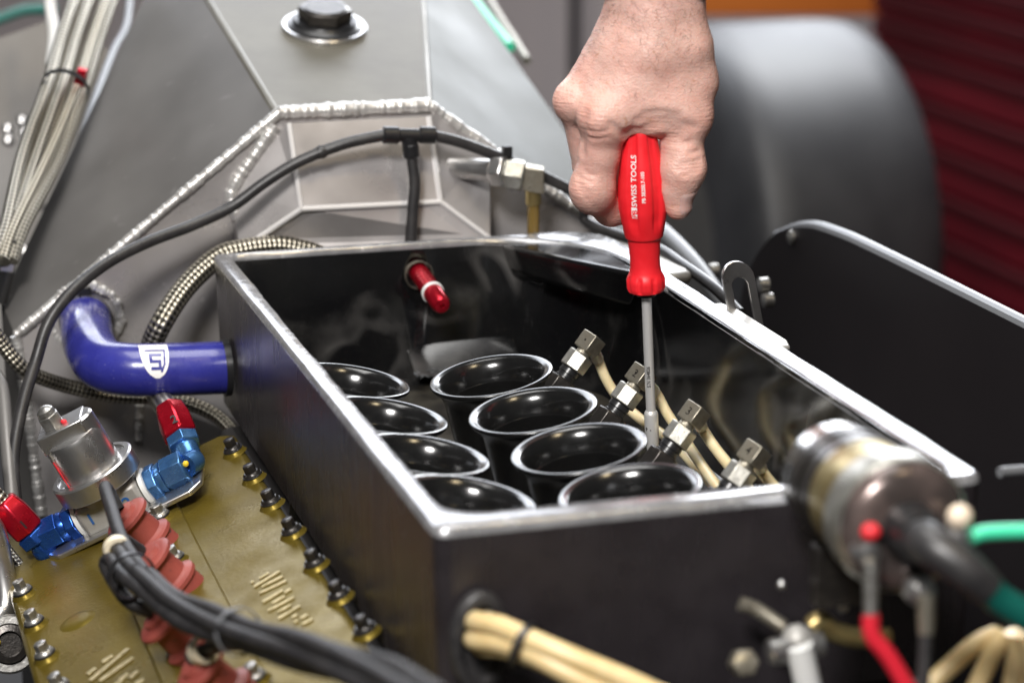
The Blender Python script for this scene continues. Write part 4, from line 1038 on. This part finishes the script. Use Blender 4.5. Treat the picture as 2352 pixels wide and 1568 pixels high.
hose('mint_hose', [PV(1065, -40, 1.30), PV(1100, 15, 1.22), PV(1150, 80, 1.12), PV(1172, 108, 1.08)], .0050, M_mint, 'mint green hose along the right edge of the tank')
hose('braided_hose', [PV(1100, -40, 1.33), PV(1140, 30, 1.24), PV(1182, 95, 1.14), PV(1210, 140, 1.08)], .0045, M_braid2, 'thin braided hose beside the mint green hose')
# end fitting at the left edge
c = thing('hose_end_fitting', 'black and silver hose end fitting at the left edge', 'hose fitting', PV(8, 640, .73))
part('black_sleeve', MB().cyl(PV(18, 545, .74), PV(12, 585, .74), .011, 24, ch=.001), M_plas, c)
part('silver_nut', MB().hex(PV(12, 585, .74), PV(6, 620, .74)-PV(12, 585, .74), .012, .010), M_cast, c, .0005)
part('black_tail', MB().cyl(PV(8, 618, .74), PV(-10, 690, .74), .009, 20), M_plas, c)
# chassis side sheet with rivets
nS = nrm(V(.25, -.85, .45)); pS = PV(60, 300, 1.15)
side = thing('chassis_sheet', 'grey riveted chassis side sheet in the upper left', 'sheet', pS)
part('sheet', MB().prism([pp(x, y, pS, nS) for x, y in ((-120, 130), (120, 45), (260, 120), (110, 700), (20, 980), (-120, 1000))], -nS*.003), M_aluL, side)
for x, y in ((19, 296), (52, 277), (20, 322), (58, 306), (88, 470), (55, 574), (130, 360)):
    part('rivet', MB().lathe(pp(x, y, pS, nS), nS, [(0, .0065), (.002, .005), (.003, .002)], 14), M_cast, side)
# black vacuum hose with tee
tee = PV(938, 311, .655)
hose('vacuum_hose', [PV(44, 1200, .52), PV(34, 1120, .53), PV(32, 1040, .55), PV(52, 930, .57), PV(82, 830, .59), PV(112, 740, .60), PV(165, 670, .61), PV(245, 605, .63), PV(340, 556, .645), PV(440, 518, .655), PV(530, 476, .66), PV(610, 418, .66), PV(690, 370, .66), PV(790, 331, .657), PV(885, 310, .655)], .0044, M_rub, 'long black rubber hose sweeping across the tank to a tee')
hose('vacuum_hose', [PV(990, 311, .655), PV(1060, 328, .655), PV(1160, 366, .655), PV(1250, 406, .655), PV(1340, 458, .655), E(.30, .66, .000), PU(1500, 566, .325), PU(1570, 610, .33), PU(1640, 660, .335), PU(1700, 720, .34)], .0043, M_rub, 'black rubber hose from the tee past the hand to the right')
hose('vacuum_hose', [PV(944, 352, .655), PV(952, 420, .652), PV(948, 480, .650), PV(943, 560, .648), PV(940, 640, .648)], .0046, M_rub, 'black rubber hose hanging from the tee into the airbox gap')
c = thing('hose_tee', 'black plastic tee joining three rubber hoses above the airbox', 'tee fitting', tee)
part('cross_body', MB().cyl(PV(905, 310, .655), PV(972, 312, .655), .0052, 24), M_plas, c)
for a_, b_ in ((878, 916), (962, 1000)):
    part('collar', MB().cyl(PV(a_, 310, .655), PV(b_, 311, .655), .0066, 28, ch=.001), M_plas, c)
part('stem', MB().cyl(PV(938, 315, .655), PV(943, 340, .655), .006, 24), M_plas, c)
part('collar', MB().cyl(PV(942, 330, .655), PV(945, 362, .655), .0064, 28, ch=.001), M_plas, c)
part('hose_knuckle', MB().lathe(PV(730, 352, .658), PV(770, 338, .658)-PV(730, 352, .658), [(0, .0046), (.003, .0054), (.006, .0046)], 20), M_rub, c)
c = thing('cable_tie', 'black cable tie head standing on the right rubber hose', 'cable tie', PV(1165, 365, .65))
part('strap', MB().lathe(PV(1158, 365, .655), PV(1174, 373, .655)-PV(1158, 365, .655), [(0, .0044), (0, .0054), (.005, .0054), (.005, .0044)], 24, caps=(False, False)), M_plas, c)
part('head', MB().box(PV(1165, 347, .652), (LAT, UP, LEN), (.0035, .004, .003)), M_plas, c, .0005)
# blue silicone elbow
bP = [PV(196, 728, .700), PV(198, 750, .680), PV(206, 795, .640), PV(236, 836, .606), PV(300, 849, .588), PV(400, 848, .583), PU(524, 844, -.001)]
blue = thing('blue_hose', 'glossy blue silicone elbow hose between tank and airbox', 'hose', bP[3])
BR = .0192
part('elbow', MB().tube(bP, BR, 40, 14), M_blue, blue, ang=60)
bs_ = spline(bP, 14)
wb = MB()
for k in range(44):
    an = k*2*math.pi/44; d0 = nrm(bs_[1]-bs_[0]); x_, y_ = frame(d0)
    wb.ball(bs_[0]+(x_*math.cos(an)+y_*math.sin(an))*(BR+.007+random.uniform(-.001, .001))-LEN*.002, random.uniform(.003, .0042), 8, (1, .7, 1))
part('weld_collar', wb, M_weld, tank)
part('clamp_band', MB().lathe(bs_[5], bs_[6]-bs_[5], [(-.002, BR), (-.002, BR+.0010), (.002, BR+.0010), (.002, BR)], 40, caps=(False, False)), M_bolt, blue)
part('clamp_buckle', MB().box(bs_[5]+UP*(BR+.002), (LAT, UP, LEN), (.0045, .005, .004)), M_plas, blue, .0008)
part('end_seal', MB().lathe(bP[-1]-nrm(LAT)*.004, LAT, [(0, BR), (0, BR+.0015), (.0045, BR+.0015), (.0045, BR)], 40, caps=(False, False)), M_plas, blue)
# white badge wrapped on the blue hose, with the letters F S
Pb = spline(bP, 14); cb = PV(352, 850, .586)
ib = int(np.argmin(np.linalg.norm(Pb-cb, axis=1))); ba = nrm(Pb[ib+3]-Pb[ib-3]); bc = Pb[ib]
bx = nrm(nrm(CAM-bc)-ba*np.dot(nrm(CAM-bc), ba)); by = np.cross(ba, bx)
if by[2] < 0: by = -by
def on_hose(a, h, off):                     # a along the hose, h round it upwards (metres of arc)
    th = h/BR; return bc+ba*a+(bx*math.cos(th)+by*math.sin(th))*(BR+off)
mb = MB(); rows = []
for i in range(13):
    h = .0225-.0285*i/12; f = i/12
    half = .0102*math.sqrt(max(.02, 1-max(0, (f-.30)/.70)**2)); sh = -.001+.003*f
    rows.append([on_hose(sh+half*(j/6-1), h, .0003) for j in range(13)])
mb.add([p for r in rows for p in r], [(i*13+j, i*13+j+1, (i+1)*13+j+1, (i+1)*13+j) for i in range(12) for j in range(12)])
badge = part('white_badge', mb, M_white, blue, ang=60)
def stroke(pts, w_):
    mb = MB()
    for (a0_, h0_), (a1_, h1_) in zip(pts[:-1], pts[1:]):
        L2 = math.hypot(a1_-a0_, h1_-h0_); nx_, ny_ = -(h1_-h0_)/L2*w_, (a1_-a0_)/L2*w_
        ex, ey = (a1_-a0_)/L2*w_, (h1_-h0_)/L2*w_
        ns = 4
        for k in range(ns):
            f0, f1 = k/ns, (k+1)/ns
            A_ = (a0_-ex+(a1_-a0_+2*ex)*f0, h0_-ey+(h1_-h0_+2*ey)*f0); B_ = (a0_-ex+(a1_-a0_+2*ex)*f1, h0_-ey+(h1_-h0_+2*ey)*f1)
            mb.add([on_hose(A_[0]+nx_, A_[1]+ny_, .0006), on_hose(B_[0]+nx_, B_[1]+ny_, .0006), on_hose(B_[0]-nx_, B_[1]-ny_, .0006), on_hose(A_[0]-nx_, A_[1]-ny_, .0006)], [(0, 1, 2, 3)])
    return mb
part('badge_letter_f', stroke([(-.0062, .0150), (.0070, .0150), (.0070, .0040), (.0050, -.0010)], .0007), M_blue, badge, smooth=False)
part('badge_letter_s', stroke([(.0040, .0110), (-.0030, .0110), (-.0024, .0060), (.0036, .0060), (.0040, .0010), (-.0014, .0010)], .0011), M_blue, badge, smooth=False)
# bits at the lower left edge
c = thing('suspension_bracket', 'pale machined bracket arm at the lower left edge', 'bracket', PV(0, 1330, .44))
part('arm', MB().tube([PV(-60, 1180, .46), PV(-18, 1215, .455), PV(2, 1300, .45), PV(14, 1390, .44), PV(-20, 1440, .43)], .0085, 14), M_cast, c)
c = thing('pivot_bolt', 'black pivot bolt with a yellow paint dot at the left edge', 'bolt', PV(20, 1480, .40))
pb_ = PV(22, 1478, .40); pd = nrm(CAM-pb_)
part('ring', MB().lathe(pb_-pd*.006, pd, [(0, .019), (.004, .0195), (.006, .018), (.006, .0135), (0, .0135)], 36), M_bolt, c)
part('bolt_head', MB().lathe(pb_-pd*.004, pd, [(0, .013), (.007, .0125), (.008, .0085), (.004, .0075)], 28), M_bnut, c)
part('yellow_dot', MB().ball(pb_+pd*.003-CR*.0085+CU*.001, .0028, 10), M_yel, c)
hose('grey_rod', [PV(-10, 860, .62), PV(6, 900, .60), PV(16, 1010, .56), PV(28, 1150, .52)], .005, M_aluL, 'grey upright rod at the left edge behind the black hose', 'rod')

# ================================================================== right side: slotted bracket, far hoses
bk = PU(1702, 700, .318)
c = thing('slotted_bracket', 'pale slotted aluminium tab standing outside the right rim', 'bracket', PU(1745, 760, .316))
def tab(x, y): return PU(x, y, .322)
cenT = tab(1697, 640); wv = .0098
sx_ = nrm(LAT + LEN*.12); ex_ = nrm(UP-sx_*np.dot(UP, sx_)+LAT*-.22)
ex_ = ex_ if ex_[2] > 0 else -ex_
outer = []; inner = []
for k in range(13):
    a_ = math.pi*k/12; outer.append((math.cos(a_)*.0125, math.sin(a_)*.0125)); inner.append((math.cos(a_)*.0062, -.0055+math.sin(a_)*.0062))
outer = [(.0125, -.058)] + outer + [(-.0125, -.058)]; inner = [(.0062, -.042)] + inner + [(-.0062, -.042)]
toP = lambda q, o_: cenT + sx_*q[0] + ex_*q[1] + LEN*o_
mb = MB(); no = len(outer)
fr1 = [toP(q, 0) for q in outer]; fi1 = [toP(q, 0) for q in inner]; fr2 = [toP(q, .003) for q in outer]; fi2 = [toP(q, .003) for q in inner]
mb.add(fr1+fi1+fr2+fi2, [(i, i+1, no+i+1, no+i) for i in range(no-1)] + [(2*no+i+1, 2*no+i, 3*no+i, 3*no+i+1) for i in range(no-1)] + [(i+1, i, 2*no+i, 2*no+i+1) for i in range(no-1)] + [(no+i, no+i+1, 3*no+i+1, 3*no+i) for i in range(no-1)] + [(0, no, no+no-1, no-1), (no, 3*no, 4*no-1, 2*no-1)])
part('slotted_tab', mb, M_cast, c, .0006)
fp = [E(BU+.001, .30, -.012), E(BU+.001, .42, -.012), E(BU+.016, .42, -.012), E(BU+.020, .40, -.012), E(BU+.020, .315, -.012), E(BU+.016, .30, -.012)]
part('foot', MB().prism(fp, UP*.004), M_castw, c, .0015)
c = thing('pipe_clamp_plate', 'pale rounded plate just beyond the right rim, behind the screwdriver', 'plate', PU(1560, 660, .33))
part('plate', MB().prism([E(BU+.004, .50, -.016), E(BU+.004, .61, -.016), E(BU+.030, .61, -.016), E(BU+.032, .53, -.016), E(BU+.026, .505, -.016)], UP*.010), M_castw, c, .004)
hose('grey_hose', [PU(1440, 470, .40), PU(1520, 530, .40), PU(1590, 600, .40), PU(1650, 680, .40), PU(1690, 740, .40)], .007, M_edge, 'grey hose behind the screwdriver, outside the airbox')
for i, (x, y) in enumerate(((1637, 622), (1752, 655), (1762, 690))):
    q = PU(x, y, .43)
    single('bolt_head', MB().lathe(q, -LAT, [(-.004, .006), (0, .006), (.003, .0058), (.004, .004)], 18), M_bolt, ('blurred bolt head left of the slotted tab', 'blurred bolt head right of the slotted tab', 'lower blurred bolt head beside the slotted tab')[i], 'bolt', 'bolt heads beyond the right rim')
hose('strut_rod', [PV(2296, 1084, .03), PV(2470, 1070, .04)], .0030, M_edge, 'thin grey rod leaving the airbox front right corner', 'rod')

# ================================================================== front: coil, wires, tube bundle, fittings
c0 = E(.2020, -.026, .0175); c1 = E(.1905, -.150, .0265); ca = nrm(c1-c0); LC = np.linalg.norm(c1-c0)
coil = thing('ignition_coil', 'silver and brass ignition coil in front of the airbox, out of focus', 'ignition coil', c0)
part('can', MB().lathe(c0, ca, [(0, .0255), (.003, .0285), (.046, .0285)], 48), mat('coil_can', (.55, .54, .52), .2, 1, (.42, .41, .40), 60), coil)
part('dark_band', MB().lathe(c0+ca*.034, ca, [(0, .0287), (0, .0290), (.010, .0290), (.010, .0287)], 48, caps=(False, False)), M_bnut, coil)
part('brass_band', MB().lathe(c0+ca*.046, ca, [(0, .0285), (.002, .0292), (.030, .0292), (.032, .0288)], 48), M_brass, coil)
part('cap_rim', MB().lathe(c0+ca*.078, ca, [(0, .0290), (.002, .0325), (.008, .0330), (.020, .0330), (.023, .0315)], 48), M_nut, coil)
part('cap_face', MB().lathe(c0+ca*.100, ca, [(0, .0312), (.004, .0300), (.008, .026), (.010, .018)], 48), M_bake, coil)
part('tower', MB().lathe(c0+ca*.106, ca, [(0, .0150), (.012, .0130), (.022, .0125), (.022, .006)], 32), M_plas, coil)
kx, ky = CR, CU
cf = c0+ca*.108
def stud(dx, dy, name='terminal'):
    q = cf+kx*dx+ky*dy; part(name, MB().lathe(q-ca*.004, ca, [(0, .0075), (.005, .0075), (.006, .0050), (.012, .0050), (.013, .003)], 20), M_cast, coil); return q+ca*.008
q1 = stud(-.0205, -.009); q2 = stud(.0225, -.003); q3 = stud(.005, -.028)
part('red_cap', MB().ball(q1+ky*.010, .0048, 14, (1, 1, .9)), M_rmark, coil); part('cream_cap', MB().ball(q2+ky*.011-kx*.002, .0062, 14), mat('cream_plastic', (.75, .62, .48), .4), coil)
vb = c0+ca*.128
t = thing('coil_boot', 'black rubber boot with dark green lead on the coil tower', 'lead boot', vb)
part('boot', MB().tube([vb-ca*.012, vb+ca*.008, vb+ca*.016+kx*.012-ky*.008, vb+ca*.014+kx*.024-ky*.018], (.0112, .0080), 24), M_rub, t)
part('lead', MB().tube([vb+ca*.014+kx*.024-ky*.018, vb+ca*.012+kx*.034-ky*.026, vb+ca*.010+kx*.075-ky*.05], .0072, 14), M_dgrn, t)
t = thing('red_wire', 'red wire with a crimp tag below the coil', 'wire', q1-ky*.03)
part('tag', MB().tube([q1-ky*.004, q1-ky*.016, q1-ky*.030], (.0040, .0032), 12), M_bolt, t)
part('wire', MB().tube([q1-ky*.028, q1-ky*.038+kx*.001, q1-ky*.050+kx*.010, q1-ky*.085+kx*.030], .0042, 14), M_redw, t)
t = thing('mint_wire', 'mint green wire leaving the coil to the right', 'wire', q2)
part('wire', MB().tube([q2+kx*.004+ky*.002, q2+kx*.014+ky*.004, q2+kx*.06+ky*.005], .0036, 14), M_mint, t)
t = thing('black_wire', 'black wire hanging from the lowest coil terminal', 'wire', q3-ky*.03)
part('tag', MB().tube([q3, q3-ky*.018], (.0045, .0035), 12), M_block, t)
part('wire', MB().tube([q3-ky*.016, q3-ky*.036-kx*.001, q3-ky*.07-kx*.003], .0030, 12), M_rub, t)
t = thing('coil_clamp', 'dark metal clamp strap under the ignition coil', 'clamp', c0+ca*.04-UP*.05)
part('strap', MB().lathe(c0+ca*.020, ca, [(0, .0288), (0, .0296), (.010, .0296), (.010, .0288)], 40, caps=(False, False)), M_bnut, t)
part('leg', MB().box(c0+ca*.025-UP*.045, (ca, LAT, UP), (.007, .018, .016)), M_bnut, t, .001)
# tan tubes at the lower right
for i, P in enumerate(([(2290, 1455), (2240, 1480), (2160, 1550), (2060, 1640)], [(2310, 1450), (2285, 1490), (2250, 1560), (2210, 1650)], [(2330, 1450), (2335, 1500), (2325, 1570), (2310, 1660)], [(2350, 1450), (2365, 1500), (2370, 1570), (2365, 1660)])):
    hose('tan_tube', [PV(x, y, -.10-.01*i) for x, y in P], .0048, M_nylon2, ('leftmost tan tube fanning out at the lower right corner', 'second tan tube fanning out at the lower right corner', 'third tan tube fanning out at the lower right corner', 'rightmost tan tube at the lower right corner')[i], 'tube', 'tan tubes at the lower right')
# grommet and tube bundle through the front wall
gm = PV(1100, 1470, -.001)
t = thing('rubber_grommet', 'black oval rubber grommet in the airbox front wall', 'grommet', gm)
ol = lambda a, b_, o_: [gm + LAT*math.cos(q)*a + UP*math.sin(q)*b_ - LEN*o_ for q in np.linspace(0, 2*math.pi, 40, endpoint=False)]
part('lip', MB().loft([ol(.0165, .0275, 0), ol(.0165, .0275, .004), ol(.0145, .0255, .006), ol(.0110, .021, .006), ol(.0100, .020, .001)], False, True), M_rub, t, ang=50)
for i, (dx, dy, ex) in enumerate(((-3, -35, 0), (14, -18, 18), (-5, 8, -12), (12, 22, 6), (24, 0, 34))):
    P = [gm + LAT*dx*.0002 + UP*(-dy*.0002) + LEN*.01, PV(1100+dx, 1462+dy, -.012), PV(1150+dx*.8, 1468+dy*.9, -.030), PV(1215+dx*.5, 1490+dy*.7, -.045), PV(1310+ex, 1535+dy*.8, -.06), PV(1450+ex*2, 1600+dy, -.075), PV(1600+ex*3, 1670+dy, -.09)]
    hose('tan_tube', P, .0054, M_nylon2, ('uppermost tan tube leaving the oval grommet', 'tan tube second from top at the oval grommet', 'tan tube low on the left of the grommet bundle', 'lowest tan tube of the grommet bundle', 'tan tube on the right side of the grommet bundle')[i], 'tube', 'tan tubes through the grommet')
ring('cable_tie', PV(1207, 1487, -.043), PV(1300, 1530, -.058)-PV(1150, 1462, -.030), .0115, .0035, M_plas, 'dark cable tie round the tan tube bundle', 'cable tie')
single('screw_head', MB().lathe(PV(1121, 1413, -.006), -LEN, [(0, .003), (.002, .003), (.003, .0015)], 14), M_cast, 'tiny silver screw at the top of the oval grommet', 'screw')
# fittings in the lower right foreground
f0 = PV(1700, 1522, -.05)
single('brass_fitting', MB().hex(f0, nrm(CAM-f0)+LAT*.3, .010, .0075), M_block, 'blurred brass hexagon fitting below the airbox front wall', 'fitting', bevel=.001)
w0 = PV(1835, 1480, -.06)
t = thing('white_union', 'blurred white plastic tee union in the lower right foreground', 'union', w0)
part('cross_tube', MB().cyl(PV(1765, 1500, -.06), PV(1890, 1475, -.06), .0068, 20, ch=.001), M_cast, t)
part('stem', MB().cyl(PV(1835, 1480, -.065), PV(1862, 1600, -.065), .0068, 20), M_wpl, t)
part('crown', MB().ball(PV(1832, 1470, -.058), .0085, 14), M_castw, t)
single('brass_elbow', MB().tube([PV(1862, 1440, -.045), PV(1885, 1425, -.045), PV(1912, 1448, -.045), PV(1960, 1462, -.045), PV(2040, 1465, -.045)], .0055, 14), M_brass, 'blurred brass pipe elbow beneath the ignition coil', 'pipe')
for i, (x, y, r_) in enumerate(((1918, 1462, .0035), (1935, 1392, .0035), (1795, 1342, .0025))):
    single('screw_head', MB().ball(PV(x, y, -.03), r_, 12), M_cast, ('bright screw head on the brass elbow', 'dull screw head under the coil body', 'tiny screw head on the airbox front wall')[i], 'screw', 'blurred screw heads in front of the airbox')
single('small_brass_pipe', MB().tube([PV(1700, 1385, -.02), PV(1740, 1400, -.022), PV(1800, 1440, -.03)], .004, 12), M_block, 'dull brass pipe bend low on the front wall', 'pipe')
